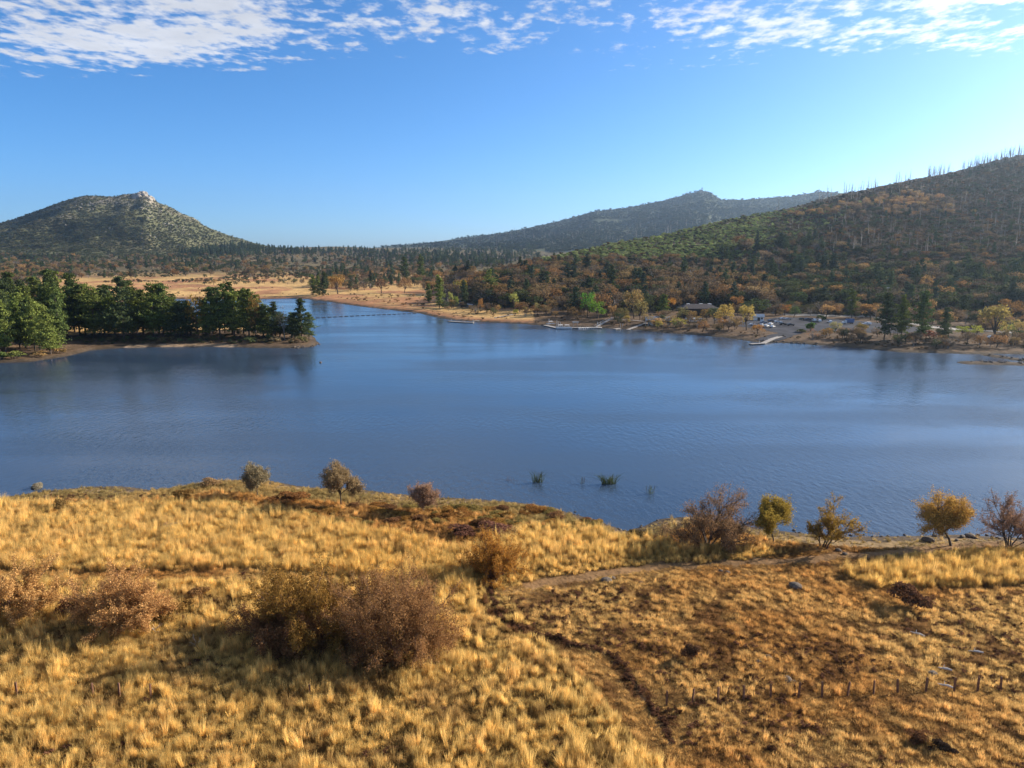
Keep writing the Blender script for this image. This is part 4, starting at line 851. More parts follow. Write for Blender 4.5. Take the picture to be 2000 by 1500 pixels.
dock('gangway', 'long thin walkway joining the lone floating dock to the bank', 'gangway', [(922,627,.6,'w'),(955,624,.7,'w'),(975,620,.5,'l'),(1002,615,.4,'l')], 1.6, floats=False)
dock('marina_dock', 'marina dock with tall pilings and pale boats around it', 'dock', [(1064,634.5,.5,'w'),(1088,640,.5,'w'),(1120,639.5,.5,'w'),(1176,640,.5,'w')], 3.0, posts=((.12,4.5),(.33,4.5),(.36,3.8),(.4,3.2),(.95,3.6),(.98,3.6)))
dock('gangway', 'railed metal gangway sloping from the marina dock up to the pier', 'gangway', [(1164,638.5,.6,'w'),(1192,627.5,1.6,'l')], 2.0, True, False)
dock('pier', 'level pier on posts between the marina gangway and the boathouse', 'pier', [(1191,627.5,1.6,'l'),(1222,628.5,1.4,'l'),(1262,630,.8,'l')], 2.2, False, False, posts=((.05,1.2),(.3,1.2),(.6,1.2)))
dock('floating_dock', 'short low dock with two white pilings below the boathouse', 'dock', [(1200,642.5,.4,'w'),(1230,637.5,.5,'w')], 2.4, posts=((.4,2.6),(.55,2.6)))
dock('gangway', 'pale ramp running from the boathouse down to the short dock', 'gangway', [(1226,643.5,.4,'w'),(1245,638,.5,'l'),(1262,632,.5,'l')], 2.2, False, False)
dock('launch_dock', 'tan bent launching dock beside the boat ramp', 'dock', [(1466,671.5,.5,'w'),(1490,670,.5,'w'),(1507,664,.6,'l'),(1524,658.5,.5,'l')], 2.6, posts=((.25,1.2),(.55,1.2)))
b0 = flat(1124, 638.5, 0); t = thing('dock_shelter', 'small flat-roofed shelter on two posts on the marina dock', 'shelter', (b0[0], b0[1], .5))
b = MB(); b.box(-2, 2, -1.2, 1.2, 2.5, 2.7); obj('roof', b.mesh('roof', M_ROOFG), t)
for x in (-1.2, 1.2): b = MB(); b.box(x - .08, x + .08, -.08, .08, 0, 2.5); obj('post', b.mesh('post', M_METAL), t)
def boat_mesh(ln, w, h):
    b = MB(); secs = []
    for x, k in ((-.5, .92), (-.2, 1.0), (.15, .95), (.38, .6), (.5, .08)): secs.append([(x * ln, -w / 2 * k, h), (x * ln, -w / 2 * k * .7, 0), (x * ln, w / 2 * k * .7, 0), (x * ln, w / 2 * k, h), (x * ln, w / 2 * k * .86, h), (x * ln, w / 2 * k * .6, h * .35), (x * ln, -w / 2 * k * .6, h * .35), (x * ln, -w / 2 * k * .86, h)])
    return b.loft(secs)
HULL = boat_mesh(4.4, 1.6, .75).mesh('hull', M_WHITE); _b = MB(); _b.box(-.15, .15, -.62, .62, .45, .52); BENCH = _b.mesh('bench', M_WOOD); _b = MB(); _b.box(-.2, .15, -.15, .15, .4, 1.1); MOTOR = _b.mesh('outboard_motor', M_TYRE)
for i in range(11):
    q = flat(1131 + i * 4.1, 641.2, 0); t = thing('rowing_boat', 'small white rental boat moored in the row along the marina dock', 'boat', (q[0], q[1], -.15), R(-100) + RNG.normal(0, .08), 'rental boats along the marina dock')
    obj('hull', HULL, t)
    for x in (-1.2, .2): obj('bench', BENCH, t, (x, 0, 0))
    obj('outboard_motor', MOTOR, t, (-2.3, 0, 0))
for (px, py, a, lab) in ((1076,635,.3,'pontoon boat moored inside the outer end of the marina dock'), (1095,642.6,.1,'pontoon boat with canopy frame at the elbow of the marina dock'), (1108,642.6,.1,'pontoon boat beside the shelter on the marina dock')):
    q = flat(px, py, 0); t = thing('pontoon_boat', lab, 'boat', (q[0], q[1], 0), a)
    for y in (-1, 1): b = MB(); b.tube([(-3, y, .2), (2.4, y, .2), (3.1, y, .45)], [.36, .36, .1], 8); obj('pontoon', b.mesh('pontoon', M_METAL), t)
    b = MB(); b.box(-3, 2.9, -1.3, 1.3, .5, .62); obj('deck', b.mesh('deck', M_WOOD), t)
    for y in (-1.25, 1.25): b = MB(); b.box(-2.8, 2.7, y - .04, y + .04, .62, 1.25); obj('side_rail', b.mesh('side_rail', M_WHITE), t)
    b = MB(); b.box(-2.4, -.9, -1, 1, .62, 1.1); obj('seat', b.mesh('seat', M_BEIGE), t)
    b = MB(); b.box(-1.6, 1.2, -1.2, 1.2, 2.5, 2.58); c = obj('canopy', b.mesh('canopy', M_WHITE), t)
    for x in (-1.5, 1.1):
        for y in (-1.15, 1.15): b = MB(); b.tube([(x, y, .62), (x, y, 2.5)], .04, 4); obj('canopy_pole', b.mesh('canopy_pole', M_METAL), c)
A, B = flat(603, 622, 0), flat(814, 612.3, 0); FL = MB(); FL.tube([(-.5, 0, 0), (-.46, 0, 0), (.46, 0, 0), (.5, 0, 0)], [.12, .3, .3, .12], 7); FLM = FL.mesh('boom_float', M_FLOAT)
for i in range(20):
    f = (i + .5) / 20; c = A + (B - A) * f + np.array([0, math.sin(f * 3.14) * 3]); d = B - A
    tag(obj('boom_float', FLM, None, (c[0], c[1], .1), (0, 0, math.atan2(d[1], d[0])), (np.linalg.norm(d) / 20 * .74, 1, 1)), 'long dark float in the line strung from the peninsula tip to the meadow shore', 'buoy', 'floats of the line closing the inlet')
for px, yb, yt, lab in ((1284,602,582,'light pole between the gangway trees and the boathouse'), (1453,596,570,'light pole behind the second golden round tree'), (1730,612,568,'tall light pole with white lamp heads behind the shore pines'), (1196,628,621,'short lamp pole at the top of the marina gangway')):
    p = at(px, yb); h = np.linalg.norm(p - np.array([0, 0, CAM_H])) * (yb - yt) / FPX; t = thing('light_pole', lab, 'street lamp', p)
    b = MB(); b.tube([(0, 0, -.5), (0, 0, h)], [.14, .09], 6); obj('pole', b.mesh('pole', M_GREYWOOD), t); b = MB(); b.box(-.9, .9, -.25, .25, h - .1, h + .15); obj('lamp_head', b.mesh('lamp_head', M_WHITE), t)
for i in range(60):
    ln = JETTY if i < 42 else JETTY2; f = RNG.uniform(0, len(ln) - 1.01); j = int(f); c = ln[j] + (ln[j + 1] - ln[j]) * (f - j) + RNG.normal(0, 0.9, 2); s = RNG.uniform(.7, 1.5)
    tag(obj('stone', ROCKS[i % 5], None, (c[0], c[1], max(0, float(H(c[0], c[1]))) + .1), (0, 0, i), (s, s * .8, s * .6)), 'dark stone heaped along the jetty', 'stone', 'stones armouring the jetty')
for i in range(34):
    px = RNG.uniform(1490, 1600) if i < 18 else RNG.uniform(560, 626); az, _ = ray(px, 670); rr = np.linspace(330, 470, 400); sdv = SD(rr * np.sin(az), rr * np.cos(az)); j = np.argmax(sdv > RNG.uniform(-.4, 2.2)) if px > 1000 else np.argmax(sdv > RNG.uniform(-1.0, 1.2)); s = RNG.uniform(.6, 1.6)
    c = (rr[j] * np.sin(az), rr[j] * np.cos(az)); tag(obj('stone', ROCKS[i % 5], None, (*c, max(0, float(H(*c))) + .1), (0, 0, i), (s, s * .8, s * .6)), 'grey boulder on the bank beside the boat ramp' if i < 18 else 'dark boulder on the rocky tip of the pine peninsula', 'stone', 'boulders beside the boat ramp' if i < 18 else 'boulders on the peninsula tip')

# ================================================================== far trees
def size(px, yb, yt):
    p = at(px, yb); return p, np.linalg.norm(p - np.array([0, 0, CAM_H])) * (yb - yt) / FPX * 1.04
USED = []
def put_tree(nm, lab, cat, lib_, i, px, yb, yt, wpx, tint, unit=0.9, group=None):
    p, h = size(px, yb, yt); dist = np.linalg.norm(p - np.array([0, 0, CAM_H])); w = wpx * dist / FPX / unit; USED.append((p[0], p[1], w * unit * .4))
    return far_plant(nm, lab, cat, group, lib_, i, p, h, w, tint)
GREEN = (0.10, 0.22, 0.03)
SPECIAL = [('cottonwood_tree','tall bright green cottonwood at the shore, tallest lobe',1147,620,567,34,GREEN,'o'),('cottonwood_tree','lower bright green cottonwood leaning out beside the tall one',1168,622,585,38,(0.14,0.24,0.03),'o'),
 ('oak_tree','tan-gold oak, tallest above the pier',1238,622,562,38,(0.28,0.19,0.07),'o'),('oak_tree','olive-gold oak right behind the pier, lower than the tan-gold one',1250,628,585,34,(0.24,0.19,0.07),'o'),('oak_tree','olive oak at the top of the marina gangway',1212,626,598,30,(0.18,0.15,0.055),'o'),
 ('willow_tree','small gold willow at the pier, its foot by the water',1224,634,615,18,(0.38,0.28,0.08),'o'),('willow_tree','small gold-green willow in front of the boathouse',1285,643,624,18,(0.38,0.32,0.08),'o'),('willow_bush','wide olive-gold bush between the boathouse and the trailer',1328,638,615,36,(0.30,0.26,0.06),'b'),
 ('maple_tree','orange-yellow tree beside the dark cone conifer behind the boathouse',1309,610,580,24,(0.50,0.25,0.05),'o'),('oak_tree','rust and olive tree in front of the lodge balcony',1380,626,602,26,(0.26,0.17,0.06),'o'),('golden_tree','first golden round tree, nearer the lodge',1413,636,590,34,(0.46,0.33,0.09),'o'),('golden_tree','second golden round tree, beside the small white shed',1458,645,595,36,(0.44,0.33,0.09),'o'),
 ('maple_tree','small orange tree in front of the car cluster',1479,652,633,26,(0.40,0.21,0.06),'o'),('maple_tree','pink-red tree behind the lodge roof',1353,598,582,17,(0.42,0.13,0.09),'o'),('oak_tree','orange-gold round oak directly above the lodge',1345,592,564,25,(0.34,0.20,0.05),'o'),('oak_tree','small orange oak beside the round one above the lodge',1363,592,568,15,(0.34,0.19,0.05),'o'),
 ('live_oak','wide green dome-shaped oak behind the small shed',1477,614,583,52,(0.09,0.115,0.045),'o'),('oak_tree','rust oak leaning over the lot behind the small shed',1440,610,578,30,(0.30,0.15,0.05),'o'),('oak_tree','orange tree at the far edge of the lot',1533,616,594,30,(0.38,0.18,0.045),'o'),('live_oak','dark green bush tree beside the orange tree at the lot edge',1550,621,597,26,(0.08,0.11,0.035),'o'),
 ('live_oak','small dark tree alone on the pale slope above the lot',1578,614,594,20,(0.09,0.085,0.04),'o'),('bare_tree','grey leafless tree above the lot',1600,612,585,26,(0.22,0.18,0.12),'n'),('oak_tree','brown round tree on a visible trunk above the lot',1620,614,586,26,(0.17,0.11,0.055),'o'),('oak_tree','rust tree behind the shore pines, above the blue truck',1700,622,594,34,(0.30,0.17,0.06),'o'),
 ('live_oak','round green bush standing in the lot',1583,647,624,26,(0.06,0.11,0.025),'b'),('live_oak','dark round bush at the far lot edge behind the white suvs',1605,627,612,20,(0.045,0.075,0.025),'b'),('willow_tree','pale willow at the lakeside edge of the lot',1630,651,628,21,(0.30,0.27,0.12),'o'),('willow_bush','orange-pink bare bush at the head of the boat ramp bank',1588,664,641,24,(0.42,0.20,0.09),'n'),('willow_bush','green hedge bush beside the boat ramp',1565,650,639,16,(0.11,0.12,0.04),'b'),
 ('golden_tree','big gold-olive tree on the right bank, rounded crown',1942,670,604,56,(0.34,0.26,0.08),'o'),('lime_tree','lime-green low tree left of the big gold-olive tree',1880,656,638,26,(0.28,0.30,0.05),'o'),('lime_tree','lime-yellow low tree touching the big gold-olive tree',1905,658,636,22,(0.34,0.34,0.06),'o'),('lime_tree','lime-green tree right of the big gold-olive tree',1968,660,636,22,(0.24,0.27,0.06),'o'),('willow_tree','tan tree past the lime-green one on the right bank',1991,664,630,28,(0.34,0.25,0.09),'o'),('oak_tree','big rust oak on the slope above the gold-olive tree',1975,622,587,38,(0.28,0.15,0.05),'o'),('oak_tree','tan oak behind the bright-footed shore pine',1806,632,585,32,(0.26,0.17,0.075),'o'),('willow_bush','dark red bush at the foot of the shore pines',1818,662,642,28,(0.22,0.085,0.05),'b'),
 ('oak_tree','olive oak at the lodge corner nearer the boathouse',1331,626,597,26,(0.17,0.15,0.06),'o'),('live_oak','dark green oak hiding the lodge corner nearer the golden trees',1396,632,600,28,(0.07,0.085,0.035),'o'),('oak_tree','tan oak in front of the middle of the lodge',1352,627,606,20,(0.26,0.17,0.065),'o'),('oak_tree','rust oak at the lakeside edge of the lot beside the boat ramp bush',1612,660,640,24,(0.30,0.18,0.07),'o'),('oak_tree','olive-gold oak between the pale willow and the first shore pine',1680,658,632,26,(0.28,0.21,0.07),'o'),
 ('poplar_tree','bright yellow poplar above the pale lime poplars',906,578,545,20,(0.46,0.33,0.04),'o'),('poplar_tree','gold-green poplar beside the bright yellow one',893,582,546,22,(0.30,0.25,0.05),'o'),('poplar_tree','pale lime poplar, taller of the pair on the small-lot bank',880,597,568,11,(0.34,0.34,0.11),'o'),('poplar_tree','lime poplar, lower of the pair on the small-lot bank',891,599,577,11,(0.26,0.30,0.05),'o'),('poplar_tree','orange cone-shaped poplar by the small lot',938,609,580,11,(0.44,0.23,0.08),'o'),('poplar_tree','pale yellow-green tree over the small lot',1004,608,570,22,(0.32,0.32,0.09),'o'),('willow_tree','tiny lime willow below the pale yellow-green tree',1007,617,603,13,(0.34,0.32,0.06),'o'),('willow_tree','olive-gold willow on the bank above the marina, rounded',1049,613,589,17,(0.28,0.24,0.09),'o'),('willow_tree','small olive willow beside the rounded one above the marina',1025,611,597,11,(0.24,0.21,0.08),'o'),('oak_tree','tan-brown oak on the bank above the marina',1078,612,584,26,(0.24,0.16,0.07),'o'),
 ('oak_tree','round tan oak standing clear on the meadow slope',790,572,539,28,(0.27,0.165,0.075),'o'),('oak_tree','gold-brown oak beside the three dark meadow pines',660,574,537,38,(0.32,0.19,0.055),'o'),('oak_tree','brown oak between the gold-brown and the round tan oak',745,573,542,24,(0.21,0.12,0.065),'o')]
for i, (nm, lab, px, yb, yt, w, tint, k) in enumerate(SPECIAL):
    put_tree(nm, lab, 'bush' if k == 'b' else 'tree', {'o': OAK, 'b': BUSH, 'n': BARE}[k], i, px, yb, yt, w, tint, unit={'o': .95, 'b': .9, 'n': .95}[k])
SP_PINE = [('tall dark pine on the right bank, left of the shore row',1726,664,583,34),('second pine of the shore row with open layered branches',1760,662,588,34),('bright-footed pine of the shore row, fullest at its base',1798,664,584,36),('slim pine with a long bare trunk, last of the shore row',1844,668,612,26),('single pine on the slope behind the shore row',1881,618,583,20),('flat-topped pine alone above the lot',1663,622,571,26),('dark cone conifer behind the boathouse',1294,614,576,24),('dark slender conifer by the small lot',858,602,540,24),('thin layered pine beside the dark slender conifer',838,592,556,16),('tall dark conifer in the oaks above the marina',1195,582,521,28),('dark conifer by the golden poplars',955,580,530,30),('first of three dark pines on the meadow shore',612,576,540,18),('third of three dark pines on the meadow shore, with the gold oak beside it',633,578,533,18),('second of three dark pines on the meadow shore',622,577,541,15),('tall conifer rising out of the meadow oaks',790,546,505,20),('tallest conifer rising out of the meadow oaks',822,545,500,17)]
for i, (lab, px, yb, yt, w) in enumerate(SP_PINE): put_tree('pine_tree', lab, 'tree', TALLP if i < 6 else PINE, i, px, yb, yt, w, (0.085, 0.12, 0.04) if i == 2 else pick(C_PINE), unit=.5)

# the peninsula
PEN = [(185,662,560),(166,655,566),(206,657,572),(241,667,557),(226,660,575),(262,661,577),(300,662,556),(282,656,562),(320,660,566),(333,655,580),(352,662,586),(410,660,576),(428,660,572),(448,654,556),(463,658,566),(484,660,571),(512,660,592),(526,656,594),(538,660,592),(575,664,606),(588,664,598),(600,662,604),(372,658,590),(398,655,586),(152,655,562),(175,648,566),(216,650,562),(252,652,560),(273,650,566),(312,652,560),(342,650,572),(362,652,576),(420,650,566),(440,650,570),(472,652,562),(494,652,578),(548,658,604),(566,660,606)]
for i, (px, yb, yt) in enumerate(PEN): put_tree('pine_tree', 'dark tall pine in the row along the pine peninsula', 'tree', TALLP, i, px + RNG.normal(0, 3), yb, yt + 7 + RNG.normal(0, 6), 50 if i < 18 or i > 23 else 34, pick(C_PINE), .52, 'pines in the peninsula row')
n = 0
for k in range(400):
    px = RNG.uniform(-40, 155); yb = RNG.uniform(630, 694); p = at(px, yb)
    if SD(p[0], p[1]) < 5 or any(math.hypot(p[0] - a, p[1] - b) < 4.5 for a, b, _ in USED): continue
    put_tree('pine_tree', 'pine in the dense grove where the peninsula meets the land', 'tree', TALLP, k, px, yb, yb - RNG.uniform(60, 92), RNG.uniform(34, 46), pick(C_PINE) * (1.25 if yb > 665 else 1), .52, 'pines in the peninsula grove'); n += 1
    if n >= 42: break
for i, (px, yb, yt, w, lab, tint) in enumerate(((388,660,578,38,'golden oak squeezed between the peninsula pines',(0.30,0.19,0.035)),(499,662,574,30,'orange-topped oak behind the peninsula row near its tip',(0.27,0.16,0.05)),(556,664,600,28,'grey half-bare tree near the peninsula tip',(0.22,0.17,0.11)))): put_tree('oak_tree', lab, 'tree', OAK if i < 2 else BARE, i, px, yb, yt, w, tint)
for i, (px, yb, w, h, tint, lab) in enumerate(((106,690,28,15,(0.36,0.23,0.09),'widest tan bush at the peninsula beach'),(78,697,22,13,(0.33,0.21,0.08),'tan bush left of the widest one by the peninsula beach'),(125,690,14,10,(0.30,0.20,0.08),'small tan bush at the start of the peninsula beach'),(28,700,30,17,(0.17,0.19,0.05),'yellow-green bush under the pine grove at the water'),(5,702,26,15,(0.10,0.14,0.04),'dark green bush under the pine grove at the water'),(592,669,24,15,(0.20,0.18,0.07),'olive bush furthest out on the peninsula tip'),(570,669,20,11,(0.24,0.17,0.09),'brown bush beside the olive bush on the peninsula tip'),(540,668,24,13,(0.26,0.20,0.11),'pale bush below the half-bare peninsula tree'),(516,668,18,9,(0.19,0.16,0.07),'low olive bush on the peninsula shore before the tip'),(468,669,12,8,(0.17,0.18,0.05),'tiny green bush on the peninsula shore'))):
    p, hh = size(px, yb, yb - h); d = np.linalg.norm(p - np.array([0, 0, CAM_H])); far_plant('shore_bush', lab, 'bush', None, BUSH, i, p, hh * 1.1, w * d / FPX * 1.1, tint)

for i in range(26):
    px = RNG.uniform(150, 565); p, hh = size(px, RNG.uniform(664, 672), 0); p = at(px, RNG.uniform(662, 671)); w = RNG.uniform(3, 6.5)
    if SD(p[0], p[1]) > 2: far_plant('understory_bush', ('low green bush' if i % 3 else 'low tan bush') + ' under the pines along the peninsula shore', 'bush', ('green' if i % 3 else 'tan') + ' bushes under the peninsula pines', BUSH, i, p, w * .7, w, (0.11, 0.13, 0.05) if i % 3 else (0.20, 0.15, 0.07))
# random stands: collect every candidate, the largest become trees of their own, the rest one mass per kind
CAND = {k: [] for k in ('oak_tree', 'live_oak', 'conifer', 'bare_tree')}
LABELS = {'oak_tree': ('autumn oak', 'autumn oaks'), 'live_oak': ('rounded oak', 'rounded oaks'), 'conifer': ('pointed conifer', 'conifers'), 'bare_tree': ('half-bare tree', 'half-bare trees')}
PAL = {'oak_tree': C_OAK, 'live_oak': C_LIVE, 'conifer': C_FAR, 'bare_tree': C_GREY}
def stand(zone, poly, n, mix, hts, bright=1.0, clump=0.0, rmin=0):
    poly = np.array(poly, float); lo, hi = poly.min(0), poly.max(0); q = RNG.uniform(lo, hi, (int(n * 2.6), 2)); q = q[in_poly(q[:, 0], q[:, 1], [tuple(a) for a in poly])][:n]
    P = land(q[:, 0], q[:, 1]); ok = (P[:, 2] > 0.3) & (P[:, 2] > -500); P = P[ok]; sd = SD(P[:, 0], P[:, 1])
    ok = (sd > 7) & (np.hypot(P[:, 0], P[:, 1]) > rmin)
    if clump: ok &= fbm(P[:, 0] / 70, P[:, 1] / 70, 3) > clump
    for ux, uy, ur in USED: ok &= np.hypot(P[:, 0] - ux, P[:, 1] - uy) > ur
    ok &= ~in_poly(P[:, 0], P[:, 1], [tuple(w) for w in LOT])
    P = P[ok]; ks = list(mix); pr = np.array([mix[k] for k in ks], float); kk = RNG.choice(len(ks), len(P), p=pr / pr.sum())
    for p, k in zip(P, kk):
        nm = ks[k]; h = RNG.uniform(*hts) * (1.35 if nm == 'conifer' else 1.0) * (0.9 if nm == 'live_oak' else 1)
        CAND[nm].append((p, h, h * (RNG.uniform(.85, 1.3) if nm != 'conifer' else RNG.uniform(.75, 1.1)), *shade(nm, bright), zone))
SHADES = {'oak_tree': ('rust-orange', 'tan-orange', 'dull brown', 'ochre', 'dark brown', 'bright orange'), 'live_oak': ('dark green', 'green', 'olive', 'grey-green'), 'conifer': ('green', 'light green', 'grey-green'), 'bare_tree': ('grey-brown', 'brown', 'olive-grey')}
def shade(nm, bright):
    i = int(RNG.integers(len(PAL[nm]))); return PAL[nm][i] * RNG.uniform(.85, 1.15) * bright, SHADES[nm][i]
MIXW = dict(oak_tree=.48, live_oak=.24, conifer=.07, bare_tree=.21)
stand('on the lower hillside between the small lot and the lodge', [(860,590),(900,560),(1000,540),(1150,535),(1330,545),(1500,560),(1500,606),(1400,604),(1340,600),(1300,612),(1200,616),(1120,612),(1000,600),(930,594)], 560, MIXW, (11, 17), .9)
stand('on the slope below the green chaparral shoulder', [(900,560),(960,530),(1060,512),(1180,505),(1330,505),(1420,520),(1500,520),(1500,560),(1330,545),(1150,535),(1000,540)], 420, dict(oak_tree=.45, live_oak=.25, conifer=.05, bare_tree=.25), (6, 10), .9)
stand('on the slope behind the lodge', [(1380,500),(1450,470),(1600,480),(1640,540),(1560,585),(1480,570),(1400,560)], 150, dict(oak_tree=.25, live_oak=.3, conifer=.3, bare_tree=.15), (9, 15))
stand('on the lower slope behind the parking lot', [(1500,600),(1500,560),(1600,545),(1750,530),(2060,520),(2060,600),(1850,612),(1700,606),(1600,600)], 600, dict(oak_tree=.20, live_oak=.50, conifer=.07, bare_tree=.23), (9, 15))
stand('on the flat between the parking lot and the hill', [(1500,612),(1660,605),(2060,600),(2060,648),(1880,640),(1720,622)], 130, dict(oak_tree=.35, live_oak=.3, conifer=.06, bare_tree=.29), (5, 9))
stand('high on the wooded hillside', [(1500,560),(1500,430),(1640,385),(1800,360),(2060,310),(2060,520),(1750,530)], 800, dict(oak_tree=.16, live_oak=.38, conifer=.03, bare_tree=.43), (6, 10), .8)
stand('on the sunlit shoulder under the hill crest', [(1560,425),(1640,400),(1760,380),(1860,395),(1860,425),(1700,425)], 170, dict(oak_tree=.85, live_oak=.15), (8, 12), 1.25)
stand('along the tan meadow shore', [(600,566),(640,548),(760,528),(900,520),(930,545),(880,560),(850,580),(800,556),(700,570)], 330, dict(oak_tree=.42, live_oak=.38, conifer=.1, bare_tree=.1), (9, 14))
stand('in the valley under the distant ridge', [(560,548),(640,512),(760,500),(1000,505),(960,525),(760,530),(640,548)], 520, dict(oak_tree=.3, live_oak=.35, conifer=.2, bare_tree=.15), (8, 13), .95, .42)
stand('at the far edge of the tan meadow', [(0,556),(0,520),(200,524),(420,530),(600,515),(600,530),(480,546),(380,544),(200,545),(120,545)], 500, dict(oak_tree=.42, live_oak=.33, conifer=.10, bare_tree=.15), (8, 13), 1, .40)
stand('in the valley under the rocky peak', [(-30,525),(-30,500),(200,502),(420,500),(640,492),(760,492),(760,502),(600,516),(420,530),(200,524)], 1150, dict(oak_tree=.22, live_oak=.45, conifer=.18, bare_tree=.15), (8, 13), 1.0, .38)
stand('in the brush line across the tan meadow', [(380,551),(600,545),(600,556),(390,557)], 60, dict(oak_tree=.3, live_oak=.5, bare_tree=.2), (4, 7))
stand('on the foot of the rocky peak', [(340,500),(460,478),(580,490),(760,489),(760,494),(420,502)], 420, dict(conifer=.75, live_oak=.25), (11, 16))
stand('behind the peninsula pines', [(-30,600),(-30,560),(60,556),(100,570),(80,590)], 60, dict(oak_tree=.3, conifer=.5, live_oak=.2), (9, 14))
stand('on the low rise before the distant ridge', [(680,496),(860,484),(1040,484),(1060,506),(960,528),(760,510)], 900, dict(conifer=.4, live_oak=.4, bare_tree=.2), (9, 15), 1.0, 0, 1250)
stand('on the bank between the pier and the car cluster', [(1180,616),(1260,622),(1340,628),(1480,640),(1460,656),(1300,646),(1200,634)], 34, dict(oak_tree=.75, live_oak=.15, bare_tree=.1), (5, 9), 1.35)
stand('on the right bank before the shore pines', [(1600,652),(1720,658),(2040,664),(2040,684),(1760,680),(1620,666)], 60, dict(oak_tree=.5, live_oak=.3, bare_tree=.2), (3.5, 7.5), 1.1)
stand('along the back edge of the parking lot', [(1380,612),(1500,606),(1640,606),(1840,622),(2000,640),(2000,654),(1830,640),(1660,622),(1500,618)], 95, dict(oak_tree=.55, live_oak=.25, bare_tree=.2), (5, 10), 1.2)
stand('on the bank between the small lot and the marina', [(860,600),(1000,602),(1180,612),(1180,628),(1000,618),(880,612)], 46, dict(oak_tree=.5, live_oak=.3, bare_tree=.2), (4, 9), 1.1)
LIBS = {'oak_tree': (OAK, OAK_T, .95), 'live_oak': (OAK, OAK_T, .95), 'conifer': (PINE, PINE_T, .5), 'bare_tree': (BARE, BARE_T, .95)}
for nm, C in CAND.items():
    C.sort(key=lambda c: -c[1] / np.hypot(c[0][0], c[0][1])); lb, tp, un = LIBS[nm]; lab, grp = LABELS[nm]; top = 240
    un2 = .46 if nm == 'conifer' else .95
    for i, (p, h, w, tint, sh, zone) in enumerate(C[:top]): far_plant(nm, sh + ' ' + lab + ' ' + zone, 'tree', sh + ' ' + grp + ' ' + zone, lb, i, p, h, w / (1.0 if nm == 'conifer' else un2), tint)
    rest = C[top:]
    if rest: scatter({'oak_tree': 'distant_oaks', 'live_oak': 'distant_evergreen_oaks', 'conifer': 'distant_conifers', 'bare_tree': 'distant_leafless_trees'}[nm], 'far mass of ' + {'oak_tree': 'rusty autumn oaks on the slopes', 'live_oak': 'dark green oaks on the slopes', 'conifer': 'dark conifers at the foot of the peak', 'bare_tree': 'grey leafless trees on the slopes'}[nm], np.array([c[0] for c in rest]), RNG.uniform(0, 6.28, len(rest)), np.array([(c[2], c[2], c[1]) for c in rest]), RNG.integers(0, len(tp), len(rest)), np.array([c[3] for c in rest]), tp)

# ------------------------------------------------------------------ brush masses, snags, boulders
def mass(name, label, poly, n, size_, cols, tp, squash=.75, kinds=None, jit=.3, thr=None):
    poly = np.array(poly, float); lo, hi = poly.min(0), poly.max(0); q = RNG.uniform(lo, hi, (int(n * 2.4), 2)); q = q[in_poly(q[:, 0], q[:, 1], [tuple(a) for a in poly])][:n]
    P = land(q[:, 0], q[:, 1]); ok = (P[:, 2] > .4); P = P[ok]; sd = SD(P[:, 0], P[:, 1]); ok = sd > 5
    if kinds is not None: ok &= np.isin(KIND(P[:, 0], P[:, 1]), kinds)
    if thr: ok &= fbm(P[:, 0] / thr[0], P[:, 1] / thr[0], 4) > thr[1]
    P = P[ok]; s = size_ * np.clip(RNG.lognormal(0, jit, len(P)), .5, 2); c = np.array(cols)[RNG.integers(len(cols), size=len(P))] * RNG.uniform(.75, 1.25, (len(P), 1))
    return P, s, np.stack([s, s, s * squash], -1), c
def mscatter(name, label, items, tp):
    P = np.concatenate([i[0] for i in items]); S = np.concatenate([i[2] for i in items]); c = np.concatenate([i[3] for i in items]); n = len(P)
    scatter(name, label, P, RNG.uniform(0, 6.28, n), S, RNG.integers(0, len(tp), n), c, tp)
GRN = [(0.26, 0.31, 0.10), (0.20, 0.25, 0.085), (0.28, 0.31, 0.13)]; DRK = [(0.055, 0.068, 0.036), (0.075, 0.07, 0.04), (0.10, 0.075, 0.045), (0.12, 0.075, 0.04)]; OLV = [(0.10, 0.115, 0.058), (0.08, 0.095, 0.05), (0.125, 0.12, 0.07)]
HILLP = [(900,600),(940,545),(1050,500),(1200,465),(1500,405),(1640,370),(2060,285),(2060,640),(1700,620),(1500,612),(1200,605)]
mscatter('hillside_brush', 'green and brown chaparral brush covering the wooded hillside', [mass('', '', [(1040,512),(1130,490),(1300,455),(1500,415),(1700,395),(1560,470),(1450,505),(1250,512),(1100,520)], 5200, 4.2, GRN, BUSH_T, .8, (1,)), mass('', '', HILLP, 11000, 4.4, DRK, BUSH_T, .75, (0, 1)), mass('', '', [(1500,430),(1640,385),(2060,300),(2060,520),(1560,520)], 9000, 5.0, DRK + C_GREY.tolist() + [(0.17, 0.09, 0.045)], BUSH_T, .8, (1,))], BUSH_T)
